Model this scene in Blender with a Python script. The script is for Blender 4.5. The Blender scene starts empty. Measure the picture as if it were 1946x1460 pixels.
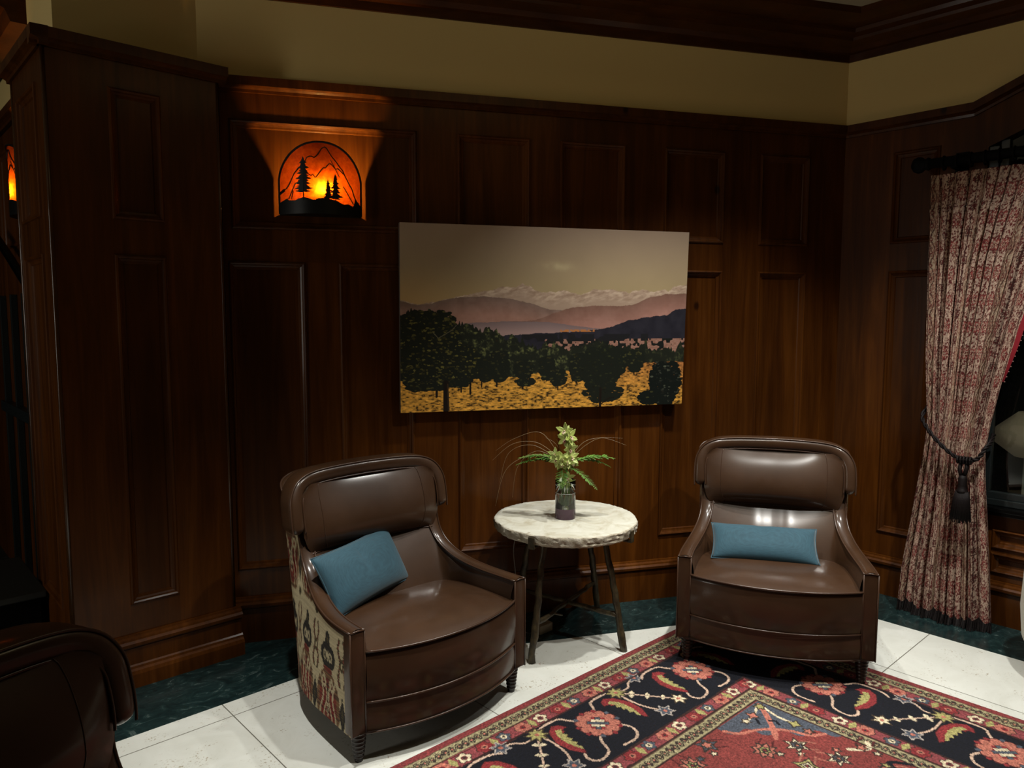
import bpy, bmesh, math, random
import numpy as np
from mathutils import Vector, Matrix
PI = math.pi
random.seed(7); rng = np.random.default_rng(7)
S = bpy.context.scene; COL = S.collection

# ------------------------------------------------------------------ camera, world, lights, exposure
H = 1.6; PITCH = 0.0907671; ROLL = 0.001645; YAW = 0.826435
F_ = Vector((math.cos(YAW)*math.cos(PITCH), math.sin(YAW)*math.cos(PITCH), -math.sin(PITCH)))
X_ = Vector((math.sin(YAW), -math.cos(YAW), 0)); U_ = X_.cross(F_)
c, s = math.cos(ROLL), math.sin(ROLL)
AX = c*X_ + s*U_; AU = -s*X_ + c*U_
cam = bpy.data.objects.new('camera', bpy.data.cameras.new('camera')); COL.objects.link(cam)
cam.data.sensor_width = 36; cam.data.lens = 1404.1/1946*36; cam.data.clip_start = .05
M = Matrix((AX, AU, -F_)).transposed().to_4x4(); M.translation = (0, 0, H); cam.matrix_world = M
S.camera = cam
S.view_settings.view_transform = 'Standard'; S.view_settings.look = 'None'
S.view_settings.exposure = 0; S.view_settings.gamma = 1; S.view_settings.use_curve_mapping = False
w = bpy.data.worlds.new('world'); S.world = w; w.use_nodes = True
w.node_tree.nodes['Background'].inputs[0].default_value = (1, .80, .55, 1)
w.node_tree.nodes['Background'].inputs[1].default_value = .006

def spot(name, loc, target, power, angle, blend=.5, color=(1, .985, .925), rad=.035):
    l = bpy.data.lights.new(name, 'SPOT'); l.energy = power; l.spot_size = math.radians(angle); l.spot_blend = blend
    l.color = color; l.shadow_soft_size = rad
    o = bpy.data.objects.new(name, l); COL.objects.link(o); o.location = loc
    o.rotation_euler = (Vector(target)-Vector(loc)).to_track_quat('-Z', 'Y').to_euler(); return o
LIGHTS = [
    ('ceiling_spot', (2.60, 1.85, 3.16), (2.60, 2.05, 0), 125, 80, .95),
    ('ceiling_spot', (3.20, 1.50, 3.16), (3.05, 1.60, 0), 190, 92, 1.0),
    ('ceiling_spot', (2.00, 1.00, 3.16), (2.0, 1.8, 0), 160, 78, .95),
    ('ceiling_spot', (3.15, 0.35, 3.16), (3.80, .9, 0.4), 210, 84, 1.0),
    ('ceiling_spot', (0.90, 2.00, 3.16), (1.00, 2.50, 0), 230, 38, .8),
]
for a in LIGHTS: spot(*a)
def area(name, loc, target, power, sx, sy, color):
    l = bpy.data.lights.new(name, 'AREA'); l.shape = 'RECTANGLE'; l.size = sx; l.size_y = sy; l.energy = power; l.color = color
    o = bpy.data.objects.new(name, l); COL.objects.link(o); o.location = loc
    o.rotation_euler = (Vector(target)-Vector(loc)).to_track_quat('-Z', 'Y').to_euler(); return o
area('lobby_light', (-3.2, 3.2, 1.7), (1, 3.6, 1.5), 26, .5, 1.4, (1, .95, .85))
area('ceiling_bounce_fill', (1.9, 1.0, 2.9), (1.9, 1.0, 3.3), 9, 1.2, .6, (1, .85, .55))  # added fill aimed at the ceiling so its bounce brightens the upper walls

# ------------------------------------------------------------------ materials
def mat(name, col=(.8, .8, .8), rough=.5, metal=0, coat=0, spec=.5, **k):
    m = bpy.data.materials.new(name); m.use_nodes = True; b = m.node_tree.nodes['Principled BSDF']
    b.inputs['Base Color'].default_value = (*col, 1); b.inputs['Roughness'].default_value = rough
    b.inputs['Metallic'].default_value = metal; b.inputs['Coat Weight'].default_value = coat
    b.inputs['Coat Roughness'].default_value = .15; b.inputs['Specular IOR Level'].default_value = spec
    for kk, v in k.items(): b.inputs[kk].default_value = v
    return m
class N:
    def __init__(s, m): s.t = m.node_tree; s.b = s.t.nodes['Principled BSDF']
    def n(s, typ, **k):
        x = s.t.nodes.new(typ)
        for a, v in k.items():
            if a in x.inputs: x.inputs[a].default_value = v
            else: setattr(x, a, v)
        return x
    def l(s, a, b): s.t.links.new(a, b)
    def coord(s, scale=(1, 1, 1), kind='Object', loc=(0, 0, 0)):
        tc = s.n('ShaderNodeTexCoord'); mp = s.n('ShaderNodeMapping'); s.l(tc.outputs[kind], mp.inputs[0])
        mp.inputs['Scale'].default_value = scale; mp.inputs['Location'].default_value = loc; return mp.outputs[0]
    def noise(s, vec, scale, detail=4, rough=.5, dist=0):
        x = s.n('ShaderNodeTexNoise'); s.l(vec, x.inputs['Vector']); x.inputs['Scale'].default_value = scale
        x.inputs['Detail'].default_value = detail; x.inputs['Roughness'].default_value = rough; x.inputs['Distortion'].default_value = dist
        return x.outputs['Fac']
    def ramp(s, fac, stops):
        x = s.n('ShaderNodeValToRGB'); s.l(fac, x.inputs[0]); e = x.color_ramp.elements
        while len(e) < len(stops): e.new(.5)
        for i, (p, cc) in enumerate(stops): e[i].position = p; e[i].color = (*cc, 1) if len(cc) == 3 else cc
        return x.outputs[0]
    def mix(s, fac, a, b, mode='MIX'):
        x = s.n('ShaderNodeMix', data_type='RGBA', blend_type=mode)
        for i, v in ((0, fac), (6, a), (7, b)):
            if hasattr(v, 'is_output'): s.l(v, x.inputs[i])
            else: x.inputs[i].default_value = v if i == 0 else (*v, 1)
        return x.outputs[2]
    def bump(s, h, strength=.3, dist=.002):
        x = s.n('ShaderNodeBump'); x.inputs['Strength'].default_value = strength; x.inputs['Distance'].default_value = dist
        s.l(h, x.inputs['Height']); s.l(x.outputs[0], s.b.inputs['Normal'])
    def base(s, c): s.l(c, s.b.inputs['Base Color'])
    def rough(s, c): s.l(c, s.b.inputs['Roughness'])

def wood_mat(name, grain=(14, 14, .9), dark=(.038, .0105, .0009), mid=(.070, .0205, .0020), light=(.110, .035, .0044)):
    m = mat(name, mid, .42, coat=.10, spec=.12); q = N(m); v = q.coord(grain)
    n1 = q.noise(v, 1.0, 6, .6, 1.2); v2 = q.coord((grain[0]*6, grain[1]*6, grain[2]*4)); n2 = q.noise(v2, 1.0, 4, .6)
    v3 = q.coord((1.6, 1.6, 1.0)); n3 = q.noise(v3, 1.5, 2, .5)
    col = q.ramp(n1, [(.30, dark), (.52, mid), (.75, light)])
    col = q.mix(.16, col, q.ramp(n2, [(.35, dark), (.65, light)]))
    col = q.mix(.5, col, q.ramp(n3, [(.3, (.55, .50, .45)), (.7, (1.25, 1.2, 1.1))]), 'MULTIPLY')
    vo = q.n('ShaderNodeTexVoronoi'); q.l(q.coord((2.6, 2.6, 1.7)), vo.inputs['Vector']); vo.inputs['Scale'].default_value = 1.0
    kn = q.ramp(vo.outputs['Distance'], [(.025, (.10, .07, .05)), (.055, (1, 1, 1))])
    col = q.mix(.8, col, kn, 'MULTIPLY')
    at = q.n('ShaderNodeAttribute', attribute_name='tint'); col = q.mix(1.0, col, at.outputs['Color'], 'MULTIPLY')
    q.base(col); q.rough(q.ramp(n2, [(.3, (.36, .36, .36)), (.7, (.48, .48, .48))])); q.bump(n2, .12, .001)
    return m
WOOD = wood_mat('stained_pine')
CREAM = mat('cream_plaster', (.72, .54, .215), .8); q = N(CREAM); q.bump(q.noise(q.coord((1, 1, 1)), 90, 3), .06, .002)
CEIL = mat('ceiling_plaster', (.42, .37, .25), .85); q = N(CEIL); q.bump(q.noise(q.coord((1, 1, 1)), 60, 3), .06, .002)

def floor_mat():
    m = mat('travertine_tile', (.68, .66, .58), .28, spec=.4); q = N(m); v = q.coord((1, 1, 1))
    sep = q.n('ShaderNodeSeparateXYZ'); q.l(v, sep.inputs[0])
    def line(out, off, per):
        a = q.n('ShaderNodeMath', operation='SUBTRACT'); q.l(out, a.inputs[0]); a.inputs[1].default_value = off - per*20
        b = q.n('ShaderNodeMath', operation='DIVIDE'); q.l(a.outputs[0], b.inputs[0]); b.inputs[1].default_value = per
        f = q.n('ShaderNodeMath', operation='FRACT'); q.l(b.outputs[0], f.inputs[0])
        g = q.n('ShaderNodeMath', operation='PINGPONG'); q.l(f.outputs[0], g.inputs[0]); g.inputs[1].default_value = .5
        h = q.n('ShaderNodeMath', operation='LESS_THAN'); q.l(g.outputs[0], h.inputs[0]); h.inputs[1].default_value = .0022/per
        fl = q.n('ShaderNodeMath', operation='FLOOR'); q.l(b.outputs[0], fl.inputs[0]); return h.outputs[0], fl.outputs[0]
    l1, f1 = line(sep.outputs[0], 1.10, .79); l2, f2 = line(sep.outputs[1], 1.225, .81)
    mx = q.n('ShaderNodeMath', operation='MAXIMUM'); q.l(l1, mx.inputs[0]); q.l(l2, mx.inputs[1])
    cb = q.n('ShaderNodeCombineXYZ'); q.l(f1, cb.inputs[0]); q.l(f2, cb.inputs[1])
    wn = q.n('ShaderNodeTexWhiteNoise'); q.l(cb.outputs[0], wn.inputs['Vector'])
    base = q.ramp(q.noise(v, 5, 6, .65, .8), [(.3, (.64, .645, .585)), (.6, (.725, .735, .68)), (.8, (.76, .77, .72))])
    base = q.mix(.12, base, q.ramp(wn.outputs['Value'], [(0, (.55, .53, .45)), (1, (.8, .8, .75))]))
    pit = q.ramp(q.noise(q.coord((1, 1.7, 1)), 46, 6, .7, .6), [(.28, (.42, .36, .27)), (.36, (1, 1, 1))])
    base = q.mix(.8, base, pit, 'MULTIPLY')
    v2 = q.ramp(q.noise(v, 7, 4, .6), [(.52, (0, 0, 0)), (.60, (1, 1, 1))])
    pit2 = q.ramp(q.noise(v, 95, 3, .6, .4), [(.34, (.5, .42, .32)), (.42, (1, 1, 1))])
    base = q.mix(v2, base, q.mix(1, base, pit2, 'MULTIPLY'))
    base = q.mix(mx.outputs[0], base, (.16, .15, .125)); q.base(base); return m
FLOOR = floor_mat()
GREEN = mat('green_marble', (.010, .035, .033), .22, spec=.5); q = N(GREEN)
nn = q.noise(q.coord((1, 1.8, 1)), 9, 8, .72, 1.6); q.base(q.ramp(nn, [(.35, (.006, .015, .016)), (.52, (.011, .027, .027)), (.60, (.020, .042, .041)), (.645, (.085, .115, .108)), (.69, (.016, .034, .033))]))
LEATHER = mat('brown_leather', (.040, .020, .011), .30, spec=.22, coat=.55); q = N(LEATHER)
v = q.coord((1, 1, 1)); q.base(q.ramp(q.noise(v, 5, 4, .6), [(.3, (.036, .0158, .0064)), (.7, (.052, .0235, .0100))]))
LEATHER.node_tree.nodes['Principled BSDF'].inputs['Coat Roughness'].default_value = .17; q.rough(q.ramp(q.noise(v, 9, 5, .65), [(.3, (.42, .42, .42)), (.7, (.60, .60, .60))])); q.bump(q.noise(v, 330, 3), .10, .0006)
PIPING = mat('leather_piping', (.050, .024, .013), .28)
DARKWOOD = mat('ebonised_wood', (.012, .006, .004), .35); q = N(DARKWOOD); q.bump(q.noise(q.coord((20, 20, 3)), 4, 4), .1)
def attr_mat(name, rough=.85, bumpscale=400, bstr=.2, fine=.25, sheen=0, spec=.3, nscale=200, bd=.001):
    m = mat(name, rough=rough, spec=spec); q = N(m); a = q.n('ShaderNodeAttribute', attribute_name='paint')
    nz = q.noise(q.coord((1, 1, 1)), nscale, 3, .6)
    q.base(q.mix(fine, a.outputs['Color'], q.ramp(nz, [(.3, (.45, .45, .45)), (.7, (1.5, 1.5, 1.5))]), 'MULTIPLY'))
    if bstr: q.bump(q.noise(q.coord((1, 1, 1)), bumpscale, 3), bstr, bd)
    m.node_tree.nodes['Principled BSDF'].inputs['Sheen Weight'].default_value = sheen; return m
IKAT = attr_mat('ikat_fabric', fine=.3, nscale=260)
RUGM = attr_mat('wool_pile', fine=.75, nscale=120, bstr=.7, bumpscale=260, bd=.004)
CURT = attr_mat('printed_linen', fine=.3, nscale=240)
ARTM = attr_mat('photo_print', rough=.45, bstr=.10, bumpscale=3, fine=.0, spec=.35, bd=.02)
TEAL = mat('teal_linen', (.040, .100, .130), .8, **{'Sheen Weight': .2}); q = N(TEAL)
nz = q.noise(q.coord((40, 700, 40)), 1, 3); q.base(q.ramp(nz, [(.3, (.011, .050, .074)), (.7, (.019, .073, .104))])); q.bump(nz, .25, .0006)
STONE = mat('pale_stone', (.62, .60, .50), .5); q = N(STONE)
q.base(q.ramp(q.noise(q.coord((1, 1, 2)), 9, 6, .65, .8), [(.32, (.46, .42, .31)), (.5, (.60, .585, .49)), (.7, (.68, .67, .59))]))
STONE_R = mat('rough_stone', (.50, .45, .35), .8); q = N(STONE_R)
q.base(q.ramp(q.noise(q.coord((1, 1, 1)), 22, 6, .7), [(.3, (.30, .24, .16)), (.5, (.48, .43, .33)), (.72, (.66, .63, .54))])); q.bump(q.noise(q.coord((1, 1, 1)), 70, 6, .7), .9, .006)
BRANCH = mat('weathered_bronze', (.06, .045, .022), .42, metal=.35); q = N(BRANCH)
q.base(q.ramp(q.noise(q.coord((1, 1, .5)), 40, 5, .7), [(.35, (.022, .017, .011)), (.6, (.075, .055, .026)), (.8, (.17, .13, .065))])); q.bump(q.noise(q.coord((1, 1, 1)), 50, 5, .7), .6, .004)
IRON = mat('black_iron', (.006, .006, .006), .45, metal=.4)
BLACK = mat('black_lacquer', (.004, .004, .004), .25)
MATTE = mat('matte_black', (.003, .003, .003), .7, spec=.15)
GLASS = mat('clear_glass', (.97, 1, .98), .02, **{'Transmission Weight': 1.0, 'IOR': 1.45})
PURPLE = mat('purple_glass', (.055, .018, .040), .12, spec=.6)
GRASS = mat('dry_grass', (.34, .24, .13), .4)
def leaf(name, a, b, sc=30, rough=.45):
    m = mat(name, a, rough, **{'Subsurface Weight': .0}); q = N(m); q.base(q.ramp(q.noise(q.coord((1, 1, 1)), sc, 4), [(.3, a), (.7, b)])); return m
FERN = leaf('fern_green', (.050, .135, .018), (.15, .30, .045))
PETAL = leaf('orchid_petal', (.33, .42, .075), (.52, .58, .20), 25)
LIP = leaf('orchid_lip', (.62, .55, .36), (.30, .10, .06), 60)
STEM = leaf('green_stem', (.08, .15, .035), (.16, .25, .07))
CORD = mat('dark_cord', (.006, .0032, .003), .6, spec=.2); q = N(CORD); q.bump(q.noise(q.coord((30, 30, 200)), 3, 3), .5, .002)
RED = mat('red_lining', (.28, .008, .018), .8)
NIGHTGLASS = mat('night_glass', (.004, .006, .006), .06, spec=.5)
WINFRAME = mat('black_window_metal', (.012, .016, .016), .35)
MICA = bpy.data.materials.new('amber_mica'); MICA.use_nodes = True
t_ = MICA.node_tree; t_.nodes.clear(); q = N.__new__(N); q.t = t_
out = q.n('ShaderNodeOutputMaterial'); tr = q.n('ShaderNodeBsdfTranslucent'); gl = q.n('ShaderNodeBsdfPrincipled'); ms = q.n('ShaderNodeMixShader')
cc = q.ramp(q.noise(q.coord((1, 1, 1)), 55, 5, .7, .5), [(.3, (.045, .0048, .0001)), (.5, (.075, .0105, .0003)), (.72, (.11, .021, .0009))])
q.l(cc, tr.inputs[0]); gl.inputs['Base Color'].default_value = (.25, .06, .01, 1); gl.inputs['Roughness'].default_value = .3
ms.inputs[0].default_value = .15; q.l(tr.outputs[0], ms.inputs[1]); q.l(gl.outputs[0], ms.inputs[2]); q.l(ms.outputs[0], out.inputs[0])
BULB = bpy.data.materials.new('lit_bulb'); BULB.use_nodes = True; t_ = BULB.node_tree; t_.nodes.clear(); q.t = t_
out = q.n('ShaderNodeOutputMaterial'); em = q.n('ShaderNodeEmission'); em.inputs[0].default_value = (1, .55, .15, 1); em.inputs[1].default_value = 3200
q.l(em.outputs[0], out.inputs[0])
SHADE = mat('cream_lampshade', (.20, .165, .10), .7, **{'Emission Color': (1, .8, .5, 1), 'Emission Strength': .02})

# ------------------------------------------------------------------ mesh helpers
def obj(name, bm, m, parent=None, smooth=True, loc=None, rot=None, auto=None):
    me = bpy.data.meshes.new(name)
    if isinstance(bm, tuple):
        vs, fs = bm; me.from_pydata([tuple(v) for v in vs], [], fs); me.update()
    else: bm.to_mesh(me); bm.free()
    me.materials.append(m); o = bpy.data.objects.new(name, me); COL.objects.link(o)
    if smooth:
        me.polygons.foreach_set('use_smooth', [True]*len(me.polygons))
        if auto: me.set_sharp_from_angle(angle=math.radians(auto))
    if parent: o.parent = parent
    if loc: o.location = loc
    if rot: o.rotation_euler = rot
    return o
def tag(o, label=None, cat=None, group=None, kind=None):
    if label: o['label'] = label
    if cat: o['category'] = cat
    if group: o['group'] = group
    if kind: o['kind'] = kind
    return o
def empty(name, loc=(0, 0, 0), rz=0):
    o = bpy.data.objects.new(name, None); COL.objects.link(o); o.location = loc; o.rotation_euler = (0, 0, rz); o.empty_display_size = .1; return o
def box(bm, x0, x1, y0, y1, z0, z1, bev=0):
    r = bmesh.ops.create_cube(bm, size=1); vs = r['verts']
    for v in vs: v.co = Vector(((x0+x1)/2+v.co.x*(x1-x0), (y0+y1)/2+v.co.y*(y1-y0), (z0+z1)/2+v.co.z*(z1-z0)))
    if bev:
        es = list({e for v in vs for e in v.link_edges}); bmesh.ops.bevel(bm, geom=es, offset=bev, segments=2, affect='EDGES', profile=.6)
    return vs
def frames(P):
    P = [Vector(p) for p in P]; T = []
    for i in range(len(P)):
        a = P[max(i-1, 0)]; b = P[min(i+1, len(P)-1)]; T.append((b-a).normalized())
    n = T[0].orthogonal().normalized(); Ns = []
    for t in T: n = (n - t*n.dot(t)).normalized(); Ns.append(n.copy())
    return P, T, Ns
def tube(bm, pts, r, seg=8, caps=True):
    P, T, Ns = frames(pts); rs = r if isinstance(r, (list, tuple)) else [r]*len(P); rings = []
    for p, t, n, rr in zip(P, T, Ns, rs):
        b = t.cross(n); rings.append([bm.verts.new(p + n*math.cos(a)*rr + b*math.sin(a)*rr) for a in [2*PI*k/seg for k in range(seg)]])
    for A, B in zip(rings, rings[1:]):
        for k in range(seg): bm.faces.new((A[k], A[(k+1) % seg], B[(k+1) % seg], B[k]))
    if caps: bm.faces.new(rings[0][::-1]); bm.faces.new(rings[-1])
def lathe(bm, prof, seg=32, ctr=(0, 0), jitter=0):
    rings = []
    for r, z in prof:
        if r < 1e-5: rings.append([bm.verts.new((ctr[0], ctr[1], z))]); continue
        rings.append([bm.verts.new((ctr[0]+r*math.cos(2*PI*k/seg), ctr[1]+r*math.sin(2*PI*k/seg), z)) for k in range(seg)])
    for A, B in zip(rings, rings[1:]):
        if len(A) == 1 and len(B) == 1: continue
        for k in range(seg):
            k2 = (k+1) % seg
            if len(A) == 1: bm.faces.new((A[0], B[k2], B[k])) if False else bm.faces.new((A[0], B[k], B[k2]))
            elif len(B) == 1: bm.faces.new((A[k], A[k2], B[0]))
            else: bm.faces.new((A[k], A[k2], B[k2], B[k]))
def fixn(bm): bmesh.ops.recalc_face_normals(bm, faces=bm.faces)
def interp(st, n):
    """Catmull-Rom through stations, n samples per span"""
    st = [Vector(p) for p in st]; out = []
    for i in range(len(st)-1):
        p0 = st[max(i-1, 0)]; p1 = st[i]; p2 = st[i+1]; p3 = st[min(i+2, len(st)-1)]
        for k in range(n):
            t = k/n; out.append(.5*((2*p1)+(-p0+p2)*t+(2*p0-5*p1+4*p2-p3)*t*t+(-p0+3*p1-3*p2+p3)*t**3))
    out.append(st[-1]); return out
def grid_mesh(G):
    """G: array (a,b,3) -> (verts, faces)"""
    a, b = G.shape[:2]; V = G.reshape(-1, 3); i = np.arange(a-1)[:, None]*b+np.arange(b-1)[None]
    F = np.stack([i, i+1, i+b+1, i+b], -1).reshape(-1, 4); return V, F
def grid_obj(name, G, m, parent=None, paint=None, smooth=True):
    V, F = grid_mesh(np.asarray(G, dtype=np.float32)); me = bpy.data.meshes.new(name)
    me.vertices.add(len(V)); me.vertices.foreach_set('co', V.astype(np.float32).ravel())
    me.loops.add(F.size); me.loops.foreach_set('vertex_index', F.astype(np.int32).ravel())
    me.polygons.add(len(F)); me.polygons.foreach_set('loop_start', np.arange(0, F.size, 4, dtype=np.int32)); me.polygons.foreach_set('loop_total', np.full(len(F), 4, dtype=np.int32))
    me.update(calc_edges=True); me.validate()
    if smooth: me.polygons.foreach_set('use_smooth', [True]*len(me.polygons))
    if paint is not None:
        ca = me.color_attributes.new('paint', 'FLOAT_COLOR', 'POINT')
        C4 = np.ones((len(V), 4), np.float32); C4[:, :3] = lin(paint.reshape(-1, 3)); ca.data.foreach_set('color', C4.ravel())
    me.materials.append(m); o = bpy.data.objects.new(name, me); COL.objects.link(o)
    if parent: o.parent = parent
    return o
def lin(c): c = np.clip(np.asarray(c, dtype=np.float64), 0, 1); return np.where(c <= .04045, c/12.92, ((c+.055)/1.055)**2.4)

# ------------------------------------------------------------------ little raster canvas (numpy) used to lay patterns into vertex colours
class Canvas:
    def __init__(s, x0, y0, x1, y1, step, col):
        s.x = np.arange(x0, x1+step*.5, step); s.y = np.arange(y0, y1+step*.5, step)
        s.X, s.Y = np.meshgrid(s.x, s.y, indexing='ij'); s.C = np.empty(s.X.shape+(3,)); s.C[:] = col; s.step = step
    def sl(s, xa, ya, xb, yb):
        i0 = np.searchsorted(s.x, xa); i1 = np.searchsorted(s.x, xb); j0 = np.searchsorted(s.y, ya); j1 = np.searchsorted(s.y, yb)
        return slice(i0, i1), slice(j0, j1)
    def put(s, sl, mask, col): s.C[sl][mask] = col
    def poly(s, P, col, outline=None, ow=.004):
        P = np.asarray(P, float); sl = s.sl(P[:, 0].min(), P[:, 1].min(), P[:, 0].max(), P[:, 1].max()); X = s.X[sl]; Y = s.Y[sl]
        if X.size == 0: return
        m = np.zeros(X.shape, bool); n = len(P)
        for i in range(n):
            x1, y1 = P[i]; x2, y2 = P[(i+1) % n]
            if y1 == y2: continue
            m ^= ((y1 > Y) != (y2 > Y)) & (X < (x2-x1)*(Y-y1)/(y2-y1)+x1)
        s.put(sl, m, col)
        if outline is not None: s.line(list(P)+[P[0]], ow, outline)
    def line(s, P, w, col):
        for (xa, ya), (xb, yb) in zip(P, P[1:]):
            sl = s.sl(min(xa, xb)-w, min(ya, yb)-w, max(xa, xb)+w, max(ya, yb)+w); X = s.X[sl]; Y = s.Y[sl]
            if X.size == 0: continue
            L = (xb-xa)**2+(yb-ya)**2+1e-12; t = np.clip(((X-xa)*(xb-xa)+(Y-ya)*(yb-ya))/L, 0, 1)
            s.put(sl, (X-xa-t*(xb-xa))**2+(Y-ya-t*(yb-ya))**2 < (w/2)**2, col)
    def ell(s, cx, cy, rx, ry, col): 
        sl = s.sl(cx-rx, cy-ry, cx+rx, cy+ry); X = s.X[sl]; Y = s.Y[sl]
        if X.size: s.put(sl, ((X-cx)/rx)**2+((Y-cy)/ry)**2 < 1, col)
    def star(s, cx, cy, r, n, col, inner=.5, rot=0, outline=None, round_=False):
        P = []
        k = n*8 if round_ else n*2
        for i in range(k):
            a = rot+2*PI*i/k; rr = r*(inner+(1-inner)*abs(math.cos(a*n/2-rot*n/2))**.6) if round_ else (r if i % 2 == 0 else r*inner); P.append((cx+rr*math.cos(a), cy+rr*math.sin(a)))
        s.poly(P, col, outline, s.step*1.3)
def bez(P, n=14):
    P = [Vector((p[0], p[1], 0)) for p in P]; return [(v.x, v.y) for v in interp(P, n)]
def vnoise(X, Y, scale, seed=0):
    r = np.random.default_rng(seed); G = r.random((257, 257)); x = X*scale+1000; y = Y*scale+1000
    i = np.floor(x).astype(int); j = np.floor(y).astype(int); fx = x-i; fy = y-j; fx = fx*fx*(3-2*fx); fy = fy*fy*(3-2*fy); i %= 256; j %= 256
    return (G[i, j]*(1-fx)+G[i+1, j]*fx)*(1-fy)+(G[i, j+1]*(1-fx)+G[i+1, j+1]*fx)*fy
def fbm(X, Y, scale, oct=4, seed=0):
    o = 0; a = 1; t = 0
    for k in range(oct): o = o+a*vnoise(X, Y, scale*2**k, seed+k); t += a; a *= .55
    return o/t

# ------------------------------------------------------------------ room shell
TH = math.radians(-27.33)
dA = Vector((math.cos(TH), math.sin(TH), 0)); nA = Vector((-math.sin(TH), math.cos(TH), 0)); KA = 3.745; XB = 4.42
COR = Vector((XB, (KA-nA.x*XB)/nA.y, 0))
MA = Matrix((-dA, -nA, Vector((0, 0, 1)))).transposed().to_4x4(); MA.translation = COR      # local x = s leftwards, y = into room
MB = Matrix(((0, 1, 0), (-1, 0, 0), (0, 0, 1))).transposed().to_4x4(); MB.translation = (XB, 0, 0)  # local x = world y
YC = 3.39; XS = .66
MC = Matrix(((-1, 0, 0), (0, -1, 0), (0, 0, 1))).transposed().to_4x4(); MC.translation = (0, YC, 0)   # local x = -world x
MD = Matrix(((0, 1, 0), (-1, 0, 0), (0, 0, 1))).transposed().to_4x4(); MD.translation = (XS, 0, 0)
ME = MD.copy(); ME.translation = (.785, 0, 0)

def structure(name, bm, m, mw=None, label=None, smooth=False, auto=None):
    fixn(bm) if not isinstance(bm, tuple) else None
    o = obj(name, bm, m, smooth=smooth, auto=auto); o['kind'] = 'structure'
    if mw is not None: o.matrix_world = mw
    if label: o['label'] = label
    return o
def tintlayer(bm): return bm.loops.layers.float_color.get('tint') or bm.loops.layers.float_color.new('tint')
def quad(bm, P, tint=1.0):
    f = bm.faces.new([bm.verts.new(p) for p in P]); L = tintlayer(bm)
    for l in f.loops: l[L] = (tint, tint, tint, 1)
    return f
MOULD = [(0, 0), (.003, .007), (.009, .010), (.015, .006), (.019, -.002), (.026, -.006), (.034, -.008), (.038, -.014)]
def panelling(bm, x0, x1, z0, z1, panels, extra_x=()):
    """flat boards pierced by recessed, moulded panels; local x,z in the wall plane and y into the room"""
    xs = sorted({x0, x1, *[p[0] for p in panels], *[p[1] for p in panels], *extra_x}); zs = sorted({z0, z1, *[p[2] for p in panels], *[p[3] for p in panels]})
    tx = {}
    for i in range(len(xs)-1):
        for j in range(len(zs)-1):
            cx = (xs[i]+xs[i+1])/2; cz = (zs[j]+zs[j+1])/2
            if any(p[0] < cx < p[1] and p[2] < cz < p[3] for p in panels): continue
            key = (i,) if not any(p[0] < cx < p[1] for p in panels) else (i, j)
            t = tx.setdefault(key, random.uniform(.8, 1.2))
            quad(bm, [(xs[i], 0, zs[j]), (xs[i+1], 0, zs[j]), (xs[i+1], 0, zs[j+1]), (xs[i], 0, zs[j+1])], t)
    for a, b, cc, d in panels:
        t = random.uniform(.85, 1.15)
        for (i0, d0), (i1, d1) in zip(MOULD, MOULD[1:]):
            A = [(a+i0, d0, cc+i0), (b-i0, d0, cc+i0), (b-i0, d0, d-i0), (a+i0, d0, d-i0)]; B = [(a+i1, d1, cc+i1), (b-i1, d1, cc+i1), (b-i1, d1, d-i1), (a+i1, d1, d-i1)]
            for k in range(4): quad(bm, [A[k], A[(k+1) % 4], B[(k+1) % 4], B[k]], t*1.05)
        i1, d1 = MOULD[-1]; n = 3 if (b-a) > .5 else 2
        e = [a+i1+(b-a-2*i1)*k/n for k in range(n+1)]
        for u, v_ in zip(e, e[1:]): quad(bm, [(u, d1, cc+i1), (v_, d1, cc+i1), (v_, d1, d-i1), (u, d1, d-i1)], t*random.uniform(.88, 1.12))
def rail(bm, x0, x1, prof, tint=1.0, z0f=None, slope=0, closed=True):
    """extrude a (y,z) profile along local x; slope lifts z along x"""
    for (y0, z0), (y1, z1) in zip(prof, prof[1:]):
        quad(bm, [(x0, y0, z0), (x1, y0, z0+slope*(x1-x0)), (x1, y1, z1+slope*(x1-x0)), (x0, y1, z1)], tint)
    if closed:
        for x in (x0, x1):
            f = bm.faces.new([bm.verts.new((x, y, z+slope*(x-x0))) for y, z in prof]); L = tintlayer(bm)
            for l in f.loops: l[L] = (tint, tint, tint, 1)
CAP = [(-.02, 2.635), (.012, 2.635), (.014, 2.648), (.026, 2.655), (.040, 2.660), (.040, 2.700), (-.02, 2.702)]
BASE = [(-.02, .165), (.016, .165), (.020, .172), (.020, .178), (.034, .182), (.036, .195), (.026, .204), (.024, .212), (.012, .218), (.010, .226), (-.02, .228)]
PLINTH = [(-.02, -.01), (.022, -.01), (.022, .17), (-.02, .17)]
def joined(bms): 
    return bms

# floor and its green marble border
GE_A = 3.36                       # distance of white/green edge in front of wall A (n.p)
xi = (GE_A-nA.y*2.96)/nA.x        # where the border of the back wall meets the border of the pier
yc = (GE_A-nA.x*4.01)/nA.y
P_in = [(-4, 2.96), (xi, 2.96), (4.01, yc), (4.01, -3)]
bm = bmesh.new(); bm.faces.new([bm.verts.new((x, y, 0)) for x, y in P_in+[(-4, -3)]]); structure('floor', bm, FLOOR, label='pale travertine tile floor')
bm = bmesh.new(); P_out = [(-4, 7.0), (xi+.3, 7.0), (4.6, 7.0), (4.6, -3)]
vi = [bm.verts.new((x, y, 0)) for x, y in P_in]; vo = [bm.verts.new((x, y, 0)) for x, y in P_out]
for k in range(3): bm.faces.new((vi[k], vi[k+1], vo[k+1], vo[k]))
structure('floor.001', bm, GREEN, label='dark green marble border strip of the floor along the walls')

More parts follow.
